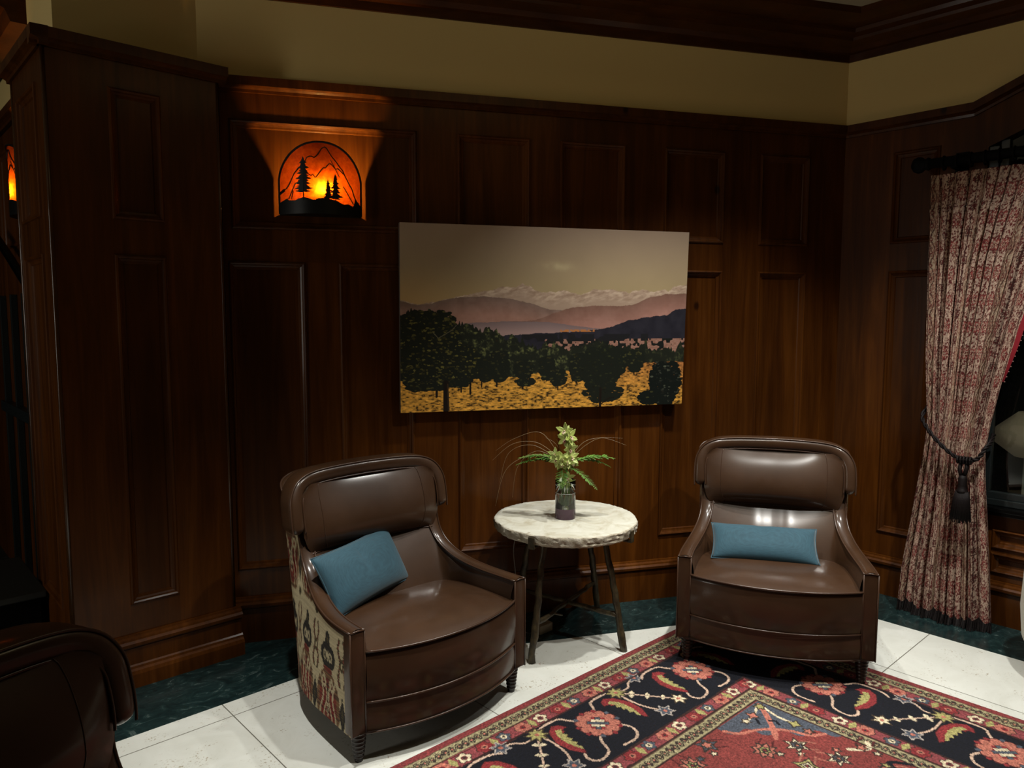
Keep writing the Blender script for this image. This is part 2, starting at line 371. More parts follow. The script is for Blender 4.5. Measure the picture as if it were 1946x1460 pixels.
# back wall (A)
bm = bmesh.new(); UP = (2.01, 2.515); LO = (.36, 1.86)
pan = []
for a, b in ((.237, .56), (.785, 1.155), (1.386, 1.755), (1.918, 2.302)): pan += [(a, b, *UP), (a, b, *LO)]
pan += [(2.505, 3.38, *UP), (2.53, 2.894, *LO), (3.05, 3.40, *LO)]
panelling(bm, -.01, 3.9, 0, 2.66, pan, extra_x=(1.33, 2.473, 3.46))
structure('trim_1', bm, WOOD, MA, 'dark stained pine panelling of the back wall')
bm = bmesh.new(); rail(bm, -.03, 3.47, CAP, .9); structure('trim_2', bm, WOOD, MA, 'dark wood cap rail along the top of the back wall panelling')
bm = bmesh.new(); rail(bm, -.03, 3.6, BASE, 1.1); rail(bm, -.03, 3.6, PLINTH, 1.0)
structure('baseboard_back', bm, WOOD, MA, 'moulded wooden baseboard of the back wall')
bm = bmesh.new(); quad(bm, [(-.05, 0.0, 2.69), (3.9, 0.0, 2.69), (3.9, 0.0, 3.4), (-.05, 0.0, 3.4)]); structure('wall_back', bm, CREAM, MA, 'cream plaster strip of wall above the back panelling')
CROWN = [(0, 3.06), (.012, 3.06), (.012, 3.10), (.03, 3.105), (.05, 3.125), (.10, 3.145), (.105, 3.16), (.16, 3.165), (.165, 3.185), (.23, 3.19), (.30, 3.205), (.30, 3.25), (0, 3.25)]
# mitred crown following walls A then B
bm = bmesh.new(); L_ = tintlayer(bm)
nr = -nA; nb = Vector((-1, 0, 0)); mit = (nr+nb); mit = mit/(mit.dot(nr))
CO2 = COR.copy()
def crown_ring(base, dirv): return [bm.verts.new(base+dirv*y+Vector((0, 0, z))) for y, z in CROWN]
r0 = crown_ring(COR-dA*3.9, nr); r1 = crown_ring(COR, mit); r2 = crown_ring(Vector((XB, -3, 0)), nb)
for A, B in ((r0, r1), (r1, r2)):
    for k in range(len(A)-1):
        f = bm.faces.new((A[k], B[k], B[k+1], A[k+1]))
        for l in f.loops: l[L_] = (.8, .8, .8, 1)
WOODH = wood_mat('stained_pine_crown', (3, 3, 14))
structure('trim_3', bm, WOODH, None, 'dark stepped wooden crown moulding under the ceiling')
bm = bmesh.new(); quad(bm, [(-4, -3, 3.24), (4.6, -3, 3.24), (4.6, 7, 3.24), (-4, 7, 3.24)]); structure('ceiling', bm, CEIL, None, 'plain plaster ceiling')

# right wall (B); local x = world y
bm = bmesh.new(); yC = COR.y
panelling(bm, 1.20, yC, 0, 2.68, [(1.42, 1.66, *UP), (1.42, 1.66, *LO)], extra_x=(1.80,))
panelling(bm, -3, 1.20, 0, .60, [(-.3, 1.08, .265, .375), (-.3, 1.08, .395, .50)])
# header above the window, following the rising cap
SL = .42
def capz(y): return 2.66+max(0, (1.27-y))*SL
def hz(y): return 2.47+max(0, 1.2-y)*SL
ys = [1.20, .9, .5, .1, -.3]
for a, b in zip(ys, ys[1:]):
    quad(bm, [(b, 0, hz(b)), (a, 0, hz(a)), (a, 0, capz(a)+.02), (b, 0, capz(b)+.02)], .9)
    quad(bm, [(b, -.10, hz(b)), (a, -.10, hz(a)), (a, 0, hz(a)), (b, 0, hz(b))], .8)
quad(bm, [(1.20, 0, 0), (1.20, -.10, 0), (1.20, -.10, 2.66), (1.20, 0, 2.66)], .8)
structure('trim_4', bm, WOOD, MB, 'dark stained pine panelling of the right wall')
bm = bmesh.new(); rail(bm, 1.27, yC+.02, CAP, .9)
rail(bm, -.3, 1.27, [(y, z+1.57*SL) for y, z in CAP], .9, slope=-SL)
structure('trim_5', bm, WOOD, MB, 'dark wood cap rail of the right wall, rising over the window')
bm = bmesh.new(); rail(bm, -3, yC+.01, BASE, 1.1); rail(bm, -3, yC+.01, PLINTH)
structure('baseboard_right', bm, WOOD, MB, 'moulded wooden baseboard of the right wall')
bm = bmesh.new()
pts = [(-3, 2.69), (yC, 2.69), (yC, 3.4), (-3, 3.4)]
L_ = tintlayer(bm)
bm.faces.new([bm.verts.new((x, 0, z)) for x, z in [(1.27, 2.69), (yC, 2.69), (yC, 3.4), (-3, 3.4), (-3, 3.34), (-.3, 2.69+1.57*SL)]])
structure('wall_right', bm, CREAM, MB, 'cream plaster of the right wall above the panelling')
bm = bmesh.new(); box(bm, XB-.055, XB+.04, -3, 1.19, .60, .622, .004); box(bm, XB-.03, XB+.04, -3, 1.19, .575, .60, .004)
structure('trim_6', bm, WOODH, None, 'wooden window sill shelf', smooth=False)
# window: frame, mullion, glass
win = empty('window_1', (XB, .2, .62)); win['kind'] = 'structure'; win['label'] = 'black framed window showing the night outside'
def wpart(name, bm, m): 
    o = obj(name, bm, m, win, smooth=False); o.matrix_parent_inverse = Matrix.Translation((-XB, -.2, -.62)); return o
bm = bmesh.new()
for a in ((XB+.0, XB+.07, -2, 1.19, .623, .655), (XB+.02, XB+.06, -2, 1.19, .655, .69), (XB, XB+.07, 1.15, 1.195, .655, 2.47), (XB+.0, XB+.06, -2, 1.15, 1.49, 1.535), (XB+.02, XB+.06, 1.11, 1.15, .69, 2.50)): box(bm, *a, .003)
wpart('window_frame', bm, WINFRAME)
bm = bmesh.new(); box(bm, XB+.045, XB+.049, -2, 1.15, .67, 3.1); wpart('pane', bm, GLASS)
bm = bmesh.new(); box(bm, XB+.9, XB+.95, -4, 3, 0, 3.4); structure('wall_outside', bm, mat('night_hedge', (.004, .007, .006), .9), None, 'dark outdoors seen through the window')
bm = bmesh.new(); box(bm, XB+.06, XB+.95, -4, 3, -.03, -.001); structure('floor.002', bm, mat('terrace', (.01, .012, .012), .8), None, 'dark terrace beyond the window')

# pier on the left (C) with its side (D)
bm = bmesh.new(); panelling(bm, -1.335, -XS, 0, 2.66, [(-1.09, -.885, 2.0, 2.53), (-1.09, -.885, .355, 1.856)], extra_x=(-1.12, -.715))
structure('trim_7', bm, WOOD, MC, 'dark stained pine front of the panelled pier on the left')
bm = bmesh.new(); rail(bm, -1.37, -XS+.04, CAP, .9)
structure('trim_8', bm, WOOD, MC, 'dark wood cap on the front of the left pier')
bm = bmesh.new(); rail(bm, -1.36, -XS+.035, BASE, 1.1); rail(bm, -1.355, -XS+.03, PLINTH)
rail(bm, -1.36, -XS+.06, [(-.02, -.01), (.045, -.01), (.045, .06), (.040, .075), (.03, .082), (.028, .092), (.020, .10), (-.02, .10)], 1.1)
structure('baseboard_left', bm, WOOD, MC, 'moulded plinth of the left pier')
bm = bmesh.new(); panelling(bm, YC, 4.02, 0, 2.66, [(3.52, 3.90, 2.0, 2.53), (3.52, 3.90, .355, 1.856)])
quad(bm, [(4.02, 0, 0), (4.02, -.16, 0), (4.02, -.16, 2.66), (4.02, 0, 2.66)])
structure('trim_9', bm, WOOD, MD, 'dark panelled side of the left pier')
bm = bmesh.new(); rail(bm, YC-.04, 4.05, CAP, .9); structure('trim_10', bm, WOOD, MD, 'dark wood cap on the side of the left pier')
bm = bmesh.new()
tube(bm, [(XS+.004, YC+.004, z) for z in (.23, 1, 2, 2.64)], .009, 10); tube(bm, [(XS+.003, 4.005, z) for z in (.1, 1, 2, 2.64)], .010, 10)
tube(bm, [(1.331, YC+.004, z) for z in (.23, 1, 2, 2.64)], .007, 10)
BEADM = mat('polished_bead', (.05, .018, .004), .25, spec=.5)
structure('trim_11', bm, BEADM, None, 'rounded corner beads of the left pier', smooth=True)
bm = bmesh.new()
quad(bm, [(-1.34, -.14, .0), (-1.34, 0, 0), (-1.34, 0, 2.66), (-1.34, -.14, 2.66)])
structure('trim_12', bm, WOOD, MC, 'narrow right side of the left pier')
bm = bmesh.new(); box(bm, .735, 1.6, 3.54, 4.02, 2.69, 3.4); structure('wall_left', bm, CREAM, None, 'cream plaster pier above the left panelling')
# wall beyond the pier
bm = bmesh.new(); panelling(bm, 4.0, 7.0, 0, 2.62, [(4.06, 4.60, 1.98, 2.53), (4.72, 5.3, 1.98, 2.53)]); structure('trim_13', bm, WOOD, ME, 'dark panelling beyond the left pier')
bm = bmesh.new(); rail(bm, 4.0, 7.0, CAP, .9); structure('trim_14', bm, WOOD, ME, 'cap rail of the panelling beyond the left pier')
bm = bmesh.new(); quad(bm, [(4.0, -.02, 2.69), (7, -.02, 2.69), (7, -.02, 3.4), (4.0, -.02, 3.4)]); structure('wall_left.001', bm, CREAM, ME, 'cream plaster beyond the left pier')
bm = bmesh.new(); rail(bm, 4.1, 7.0, [(0, 2.93), (.10, 2.93), (.12, 2.98), (.2, 3.02), (.25, 3.08), (.25, 3.24), (0, 3.24)], .8); structure('trim_15', bm, WOODH, ME, 'dark wooden crown beyond the left pier')
bm = bmesh.new(); box(bm, -4, 1.2, 7.0, 7.1, 0, 3.3); structure('wall_far', bm, WOOD, None, 'dark far wall beyond the left pier')
# dark glazed door beyond the pier
door = empty('door_1', (.70, 4.6, 0)); door['kind'] = 'structure'; door['label'] = 'black metal framed glazed door beyond the left pier'
def dpart(name, bm, m):
    o = obj(name, bm, m, door, smooth=False); o.matrix_parent_inverse = Matrix.Translation((-.70, -4.6, 0)); return o
bm = bmesh.new()
for y in (4.06, 4.16, 4.34, 4.62, 4.95, 5.3): box(bm, .665, .70, y, y+.022, 0.0, 1.72, .004)
box(bm, .655, .70, 4.06, 5.4, 1.03, 1.09, .004)
dpart('door_frame', bm, WINFRAME)
bm = bmesh.new(); box(bm, .702, .71, 4.05, 5.4, .02, 1.72); dpart('pane', bm, NIGHTGLASS)
bm = bmesh.new(); tube(bm, [(.64, 5.2, 2.08), (.64, 4.7, 1.90), (.64, 4.3, 1.75), (.64, 4.10, 1.66), (.64, 4.06, 1.60), (.64, 4.045, 1.50)], .022, 8); dpart('handle', bm, WOOD)

door.location.x += .085
# low black chest beside the pier
ch = empty('low_chest', (.44, 4.05, 0)); tag(ch, 'low black chest with an iron ring pull beside the panelled pier on the left', 'chest')
bm = bmesh.new(); box(bm, -.26, .21, -.24, .40, .335, .365, .004); obj('chest_top', bm, mat('slate_top', (.020, .021, .018), .5), ch, smooth=False)
bm = bmesh.new(); box(bm, -.24, .19, -.22, .38, 0.0, .335, .004); obj('chest_body', bm, MATTE, ch, smooth=False)
bm = bmesh.new(); tube(bm, [(-.02+.05*math.cos(a), -.232, .20+.05*math.sin(a)) for a in [2*PI*k/24 for k in range(25)]], .004, 6, False); obj('ring_pull', bm, mat('dull_steel', (.10, .10, .10), .35, metal=.9), ch)

# ------------------------------------------------------------------ armchair
def ikat(u, z):
    """cream ground with brown, rust and olive ikat ornament; u along the cloth, z up (metres)"""
    u = u*1.56; z = z*1.15
    C = np.empty(u.shape+(3,)); cream = np.array((.76, .70, .56)); C[:] = cream
    jag = (vnoise(u, z, 160, 3)-.5)*.012+(vnoise(u*0, z, 420, 5)-.5)*.008
    Pu = .36; uu = (u+jag) % Pu; a = np.abs(uu-Pu/2); b = Pu/2-a      # mirror about the motif axis; a: distance from axis, b: distance from the neighbour axis
    zz = (z+(vnoise(u, z, 90, 9)-.5)*.010) % .50
    stripe = vnoise(u*0, z, 330, 21)
    rust = np.array((.50, .20, .15)); red = np.array((.52, .10, .09)); tan = np.array((.50, .36, .24)); dark = np.array((.17, .145, .12)); olive = np.array((.33, .28, .17))
    def put(m, col, st=.35): 
        f = (1-st*(stripe > .55))[..., None]; C[m] = (np.broadcast_to(col, C.shape)*f)[m]
    # big lower medallion in tan with red core
    r1 = ((a/.150)**2+((zz-.13)/.145)**2); put(r1 < 1, tan); put((r1 < .55), rust); put(((a-.055)/.020)**2+((zz-.12)/.085)**2 < 1, red)
    # cream tulip curves
    for aa, w_ in ((.030, .007), (.080, .008)):
        cu = aa+.020*np.sin((zz-.02)*34); put((np.abs(a-cu) < w_) & (zz > .02) & (zz < .25), cream, 0)
    put((np.abs(np.hypot(a-.05, zz-.215)-.022) < .007), cream, 0)
    put((a/.013)**2+((zz-.10)/.030)**2 < 1, cream, 0); put((a/.007)**2+((zz-.10)/.018)**2 < 1, dark)
    put((a < .005) & (zz > .13) & (zz < .22), dark)
    # dark crown ornament above
    r2 = (a/.098)**2+((zz-.335)/.060)**2; put(r2 < 1, dark); put((a/.030)**2+((zz-.410)/.036)**2 < 1, dark); put((np.abs(np.hypot(a-.035, zz-.335)-.018) < .006), cream, 0)
    put((a/.010)**2+((zz-.335)/.022)**2 < 1, cream, 0); put((a/.011)**2+((zz-.41)/.018)**2 < 1, olive); put((a/.060)**2+((zz-.275)/.012)**2 < 1, rust)
    # diamonds between the motifs
    put(b/.038+np.abs(zz-.12)/.085 < 1, dark); put(b/.016+np.abs(zz-.12)/.035 < 1, olive)
    put((np.abs(b-.028-.012*np.sin(zz*50)) < .012) & (zz > .24) & (zz < .45), olive); put((np.abs(b-.028-.012*np.sin(zz*50)) < .005) & (zz > .25) & (zz < .44), rust)
    put((b/.020)**2+((zz-.34)/.030)**2 < 1, olive); put((b/.009)**2+((zz-.34)/.014)**2 < 1, cream, 0)
    put((b/.030)**2+((zz-.0)/.022)**2 < 1, olive); put((b/.030)**2+((zz-.50)/.022)**2 < 1, olive)
    C *= (1-.22*(vnoise(u*0+z*.05, z, 520, 31)))[..., None]
    return C

TOPH = [(.417, 0, .495), (.414, .10, .493), (.404, .20, .495), (.387, .30, .507), (.369, .38, .530), (.353, .445, .567), (.345, .490, .615), (.343, .515, .675), (.348, .530, .75),
        (.355, .550, .82), (.365, .585, .865), (.368, .620, .895), (.350, .655, .920), (.305, .680, .938), (.24, .692, .948), (.12, .700, .954), (0, .702, .956)]
BOTH = [(.417, 0), (.415, .10), (.412, .20), (.407, .30), (.399, .37), (.390, .42), (.382, .455), (.374, .485), (.365, .510), (.356, .530), (.344, .552), (.325, .575), (.295, .594), (.25, .606), (.19, .613), (.10, .618), (0, .620)]
def mirror_path(half, n=6):
    R_ = interp(half, n); Lp = [Vector((-p.x, p.y, p.z)) for p in reversed(R_)][1:]; return R_+Lp
def resample(P, n):
    P = np.array([tuple(p) for p in P]); d = np.r_[0, np.cumsum(np.linalg.norm(np.diff(P, axis=0), axis=1))]; t = np.linspace(0, d[-1], n)
    return np.stack([np.interp(t, d, P[:, k]) for k in range(P.shape[1])], 1), t
def make_armchair():
    root = empty('leather_armchair')
    T = np.array([tuple(p) for p in mirror_path(TOPH)]); B3 = [(x, y, .113) for x, y in BOTH]; B = np.array([tuple(p) for p in mirror_path(B3)])
    # outer fabric shell: dense ruled grid for the woven pattern
    n = 430; mid = (T+B)/2; d = np.r_[0, np.cumsum(np.linalg.norm(np.diff(mid, axis=0), axis=1))]; tt = np.linspace(0, d[-1], n)
    Ti = np.stack([np.interp(tt, d, T[:, k]) for k in range(3)], 1); Bi = np.stack([np.interp(tt, d, B[:, k]) for k in range(3)], 1)
    wv = np.linspace(0, 1, 170)[None, :, None]; G = Bi[:, None]*(1-wv)+Ti[:, None]*wv
    u = np.broadcast_to(tt[:, None], G.shape[:2]); paint = ikat(u+.045, G[..., 2]-.06)
    sh = grid_obj('fabric_shell', G[:, ::-1], IKAT, root, paint[:, ::-1]); sh['label'] = 'cream, rust and dark brown ikat patterned fabric on the outside'
    # arm band: leather strip on top of the rim
    plan = T[:, :2]; tg = np.gradient(plan, axis=0); tg /= np.linalg.norm(tg, axis=1)[:, None]+1e-9; nrm = np.stack([-tg[:, 1], tg[:, 0]], 1)
    nrm[0] = nrm[1]; nrm[-1] = nrm[-2]
    # make the normals point inwards (towards the seat)
    inw = (np.array([0, .25])-plan); sgn = np.sign((nrm*inw).sum(1)); nrm *= sgn[:, None]
    nrm[:, 0] += 0
    # smooth
    for _ in range(6): nrm[1:-1] = (nrm[:-2]+nrm[1:-1]+nrm[2:])/3
    nrm /= np.linalg.norm(nrm, axis=1)[:, None]
    WB = .056; cross = [(0, -.02), (-.002, -.006), (.002, .001), (.012, .008), (.028, .011), (.044, .008), (.054, .001), (.058, -.006), (.056, -.03)]
    Gb = np.zeros((len(T), len(cross), 3))
    for j, (a, z) in enumerate(cross): Gb[:, j, :2] = plan+nrm*a; Gb[:, j, 2] = T[:, 2]+z
    grid_obj('arm_band', Gb, LEATHER, root)
    inner = np.c_[plan+nrm*.056, T[:, 2]]
    bm = bmesh.new(); tube(bm, [(p[0], p[1], p[2]+.001) for p in T[::2]], .0042, 6)
    tube(bm, [(p[0], p[1], p[2]+.001) for p in inner[::2]], .0042, 6)
    # front post outline piping
    for sx in (1, -1):
        tube(bm, [(sx*.419, -.003, .113), (sx*.419, -.003, .30), (sx*.419, -.003, .494)], .0036, 6)
        tube(bm, [(sx*.361, -.003, .113), (sx*.361, -.003, .30), (sx*.361, -.003, .494)], .0036, 6)
        tube(bm, [(sx*.419, -.003, .497), (sx*.39, -.003, .500), (sx*.361, -.003, .497)], .0036, 6)
    obj('piping', bm, PIPING, root)
    for sx in (1, -1):
        bm = bmesh.new(); a, b = sorted((sx*.362, sx*.417)); box(bm, a, b, -.004, .05, .113, .495, .006); obj('front_post', bm, LEATHER, root, auto=40)
    # inner lining: arms and lower back
    lo = [(.362, 0, .34), (.358, .10, .34), (.350, .20, .34), (.336, .30, .34), (.312, .335, .34), (.285, .345, .34), (.245, .350, .34), (.19, .353, .34), (.10, .355, .34), (.05, .356, .34), (0, .356, .34)]
    hi = [(.361, 0, .49), (.359, .10, .49), (.353, .20, .493), (.341, .30, .510), (.318, .38, .535), (.304, .445, .575), (.300, .500, .640), (.225, .517, .640), (.11, .535, .640), (.05, .538, .640), (0, .538, .640)]
    Lo, _ = resample(mirror_path(lo), 90); Hi, _ = resample(mirror_path(hi), 90)
    # keep stations aligned by index rather than by length
    Lo = np.array([tuple(p) for p in mirror_path(lo, 8)]); Hi = np.array([tuple(p) for p in mirror_path(hi, 8)])
    wv = np.linspace(0, 1, 14)[None, :, None]; G = Lo[:, None]*(1-wv)+Hi[:, None]*wv
    bul = np.sin(PI*wv[..., 0])*.016; xx = np.abs(G[..., 0]); cen = np.array([0, .25]); dirv = cen-G[..., :2]; dirv /= np.linalg.norm(dirv, axis=-1, keepdims=True)
    G[..., :2] += dirv*bul[..., None]; grid_obj('inner_lining', G, LEATHER, root)
    # upper bolster: bounded by the rolled rim, swelling forward and tucked under at the seam
    G = np.zeros((49, 29, 3))
    for i in range(49):
        u_ = -1+2*i/48
        for j in range(29):
            v = j/28; hw = float(np.interp(v, [0, .12, .3, .6, .8, .92, 1], [.300, .320, .334, .337, .336, .330, .312])); x = u_*hw
            zt = .932-.030*abs(u_)**6; z = .637+(zt-.637)*v
            yb = (.498+.040*(1-abs(u_)**2.4))*(1-v)+(.520+.062*(1-abs(u_)**2.6))*v
            bl = math.sin(PI*min(1, v**.70))**.85 if 0 < v < 1 else 0
            G[i, j] = (x, yb-.076*bl*(1-abs(u_)**3.5*.93), z-.004*math.sin(PI*v)*(1-abs(u_)**4))
    grid_obj('back_bolster', G, LEATHER, root)
    bm = bmesh.new()
    for sx in (1, -1):
        i = 24+int(sx*18); tube(bm, [(G[i, j, 0], G[i, j, 1]-.0006, G[i, j, 2]) for j in range(1, 28)], .0014, 5)
        tube(bm, [(sx*(.225-.0*k), .535-.045*k/6-.016*math.sin(PI*k/6)-.001, .64-.28*k/6) for k in range(7)], .0014, 5)
    tube(bm, [(x, .498+.040*(1-(abs(x)/.300)**2.4)-.004, .638) for x in np.linspace(-.30, .30, 25)], .0028, 5)
    obj('seam', bm, PIPING, root)
    # rolled top rail running round into the wings
    half = [(.354, .540, .722), (.357, .544, .76), (.357, .552, .81), (.352, .564, .862), (.328, .580, .905), (.285, .592, .930), (.22, .600, .941), (.12, .606, .946), (0, .608, .948)]
    P = mirror_path(half, 5); K = len(P); seg = 28; rings = []
    for i in range(K):
        t = (P[min(i+1, K-1)]-P[max(i-1, 0)]); t = Vector((t.x, 0, t.z)).normalized(); rad = Vector((-t.z, 0, t.x)); yv = Vector((0, 1, 0))
        e = min(i, K-1-i); sc = math.sin(min(1, (e+.25)/4.5)*PI/2)
        ring = []
        for k in range(seg):
            a = 2*PI*k/seg; ca, sa = math.cos(a), math.sin(a); p = .62
            ring.append(P[i]+rad*(math.copysign(abs(ca)**p, ca)*.031*sc)+yv*(math.copysign(abs(sa)**p, sa)*.058*(.45+.55*sc)))
        rings.append(ring)
    bm = bmesh.new(); R3 = [[bm.verts.new(v) for v in r] for r in rings]
    for A, B_ in zip(R3, R3[1:]):
        for k in range(seg): bm.faces.new((A[k], A[(k+1) % seg], B_[(k+1) % seg], B_[k]))
    bm.faces.new(R3[0][::-1]); bm.faces.new(R3[-1]); fixn(bm); ro = obj('top_roll', bm, LEATHER, root)
    bm = bmesh.new()
    for side in (1, -1):
        pts = []
        for i in range(1, K-1):
            t = (P[i+1]-P[i-1]); t = Vector((t.x, 0, t.z)).normalized(); rad = Vector((-t.z, 0, t.x)); pts.append(P[i]+rad*side*.0270+Vector((0, -.050, 0)))
        tube(bm, pts, .0036, 6)
    obj('piping', bm, PIPING, ro)
    # seat cushion
    def front(x, k=.085): return -k*(1-(abs(x)/.36)**2.1)
    def halfw(y): return float(np.interp(y, [-.1, 0, .1, .2, .3, .38, .44, .50], [.359, .359, .357, .350, .337, .318, .285, .20]))
    nu, nv = 41, 30; G = np.zeros((nu, nv+12, 3))
    for i in range(nu):
        uu = -1+2*i/(nu-1)
        for j in range(nv):
            v = j/(nv-1); x = uu*.359; yf = front(x); y = yf+(.50-yf)*v; x = uu*halfw(y)
            zt = .415+.034*(1-uu**4)*math.sin(PI*min(1, v*1.15))**.8*1.0; G[i, nv+11-j] = (x, y, zt)
            if j == 0: G[i, nv+11-j, 2] = .414
        for j in range(12):
            v = j/11; x = uu*.359; b = .010*math.sin(PI*v); G[i, j] = (x, front(x)-b, .228+(.412-.228)*v)
    grid_obj('seat_cushion', G, LEATHER, root)
    G = np.zeros((nu, 6, 3))
    for i in range(nu):
        x = (-1+2*i/(nu-1))*.361
        for j in range(6): G[i, j] = (x, front(x, .080)-.004*math.sin(PI*j/5), .113+.113*j/5)
    grid_obj('apron', G, LEATHER, root)
    bm = bmesh.new()
    for z, k, r in ((.415, .086, .0048), (.2275, .086, .0042), (.114, .081, .0038)):
        tube(bm, [(x, front(x, k)-.004, z) for x in np.linspace(-.36, .36, 31)], r, 6)
    obj('piping', bm, PIPING, root)
    # underside
    bm = bmesh.new(); pts = [(x, y, .118) for x, y in BOTH]; pts += [(-x, y, z) for x, y, z in reversed(pts[:-1])]; pts += [(x, front(x), .118) for x in np.linspace(-.3, .3, 9)]
    bm.faces.new([bm.verts.new(p) for p in pts]); obj('dust_cover', bm, DARKWOOD, root, smooth=False)
    for x, y in ((.372, .032), (-.372, .032), (.29, .50), (-.29, .50)):
        prof = [(.0, .116), (.029, .116), (.029, .108)]
        for k in range(6):
            z = .104-k*.0155; r = .028-k*.0018; prof += [(r-.0045, z), (r+.001, z-.005), (r+.001, z-.010), (r-.0045, z-.0145)]
        prof += [(.016, .008), (.015, 0), (0, 0)]
        bm = bmesh.new(); lathe(bm, prof, 20, (x, y)); fixn(bm); obj('leg', bm, DARKWOOD, root)
    return root
def copy_tree(o, parent=None):
    cc = o.copy(); COL.objects.link(cc); cc.parent = parent
    for ch_ in list(o.children): copy_tree(ch_, cc)
    return cc
ac = make_armchair(); ac.location = (1.686, 2.207, 0); ac.rotation_euler = (0, 0, -.006)
tag(ac, 'brown leather armchair to the left of the round stone table, with patterned fabric sides', 'armchair', 'brown leather armchairs')
a2 = copy_tree(ac); a2.location = (3.016, 1.554, .008); a2.rotation_euler = (0, 0, -1.048)
tag(a2, 'brown leather armchair standing on the rug to the right of the round stone table', 'armchair', 'brown leather armchairs')
a3 = copy_tree(ac); a3.location = (.31, 1.075, 0); a3.rotation_euler = (0, 0, .45)
tag(a3, 'brown leather armchair in the near left corner, only its rounded back showing', 'armchair', 'brown leather armchairs')

# ------------------------------------------------------------------ pillows
def pillow(name, w_, h_, t_, loc, R, label):
    n = 44; m = 26; G = []
    for sgn in (1, -1):
        g = np.zeros((n, m, 3))
        for i in range(n):
            for j in range(m):
                u_ = -1+2*i/(n-1); v_ = -1+2*j/(m-1)
                k = (max(0, 1-abs(u_)**3.2)*max(0, 1-abs(v_)**2.6))**.62
                pin = 1-.05*(1-abs(v_)**2)*abs(u_)**6; pin2 = 1-.07*(1-abs(u_)**2)*abs(v_)**6
                dent = .012*math.exp(-((u_+.05)/.10)**2-((v_-.55)/.35)**2)
                g[i, j] = (u_*w_/2*pin, -sgn*(t_/2*k)+sgn*dent*(k > .3), v_*h_/2*pin2)
        G.append(g)
    bm = bmesh.new()
    for g, flip in ((G[0], False), (G[1], True)):
        vs = [[bm.verts.new(g[i, j]) for j in range(m)] for i in range(n)]
        for i in range(n-1):
            for j in range(m-1):
                q4 = (vs[i][j], vs[i+1][j], vs[i+1][j+1], vs[i][j+1]); bm.faces.new(q4[::-1] if flip else q4)
    bmesh.ops.remove_doubles(bm, verts=bm.verts, dist=1e-5); fixn(bm)
    root = empty(name, loc); root.rotation_euler = R; obj('cushion_body', bm, TEAL, root)
    edge = [G[0][i, 0] for i in range(n)]+[G[0][n-1, j] for j in range(1, m)]+[G[0][i, m-1] for i in range(n-2, -1, -1)]+[G[0][0, j] for j in range(m-2, -1, -1)]
    bm = bmesh.new(); tube(bm, edge, .0026, 5, False); obj('seam_cord', bm, TEAL, root)
    tag(root, label, 'cushion', 'teal lumbar cushions'); return root
from mathutils import Euler
def eul(yaw, tilt, roll=0):
    return (Matrix.Rotation(yaw, 3, 'Z') @ Matrix.Rotation(tilt, 3, 'X') @ Matrix.Rotation(roll, 3, 'Y')).to_euler()
pillow('lumbar_cushion', .49, .20, .10, (3.243, 1.730, .515), eul(-.994, -.85, -.0), 'teal lumbar cushion lying on the seat of the right armchair')
pillow('lumbar_cushion', .46, .255, .115, (1.570, 2.615, .555), eul(.28, -.50, -.06), 'teal lumbar cushion leaning in the corner of the left armchair')

# ------------------------------------------------------------------ round stone table
tb = empty('side_table', (2.641, 2.470, 0)); tag(tb, 'round side table with a rough-edged pale stone top on thin branch-like legs', 'table')
seg = 160; bm = bmesh.new(); R0 = .350
def redge(k, j): return R0*(1+.006*math.sin(3*k*2*PI/seg+1)+.004*math.sin(11*k*2*PI/seg))+random.uniform(-.0035, .0035)*j
rings = []
prof = [(-.02, .608, 0), (0, .607, .4), (.004, .602, 1), (.003, .594, 1.6), (.005, .585, 1.6), (.001, .576, 1.6), (.002, .567, 1.6), (-.004, .560, 1.4), (-.012, .555, .8), (-.10, .553, 0)]
for off, z, j in prof: rings.append([bm.verts.new(((redge(k, j)+off)*math.cos(2*PI*k/seg), (redge(k, j)+off)*math.sin(2*PI*k/seg), z+random.uniform(-.0012, .0012)*(j > 0))) for k in range(seg)])
for A, B in zip(rings, rings[1:]):
    for k in range(seg): bm.faces.new((A[k], B[k], B[(k+1) % seg], A[(k+1) % seg]))
bm.faces.new(rings[0]); bm.faces.new(rings[-1][::-1]); fixn(bm)
top = obj('table_top', bm, STONE, tb, auto=50); top.data.materials.append(STONE_R)
for p in top.data.polygons:
    if len(p.vertices) == 4 and abs(p.center.z-.608) > .001: p.material_index = 1
ft = [(-.338, -.107), (.073, -.321), (.358, .094), (-.053, .308)]
def gnarl(a, b, r0_, r1_, wob=.006, n=14):
    a = Vector(a); b = Vector(b); P = []; rr = []
    for k in range(n+1):
        t = k/n; P.append(a.lerp(b, t)+Vector((random.uniform(-1, 1), random.uniform(-1, 1), 0))*wob*(0 < k < n)); rr.append((r0_+(r1_-r0_)*t)*random.uniform(.88, 1.14))
    return P, rr
for x, y in ft:
    bm = bmesh.new(); tx, ty = x*.66, y*.66; P, rr = gnarl((x, y, 0), (tx, ty, .553), .0175, .015, .004); tube(bm, P, rr, 7); lg = obj('leg', bm, BRANCH, tb)
    for k in range(1):
        a_ = math.atan2(y, x); bm = bmesh.new(); R_ = R0+.008
        box(bm, R_-.10, R_+.006, -.013, .013, .541, .551, .002); box(bm, R_, R_+.007, -.016, .016, .541, .597, .002)
        bmesh.ops.rotate(bm, verts=bm.verts, cent=(0, 0, 0), matrix=Matrix.Rotation(a_, 3, 'Z')); obj('top_bracket', bm, BRANCH, tb, smooth=False)
def at_leg(i, z): x, y = ft[i]; t = z/.553; return (x*(1-.34*t), y*(1-.34*t), z)
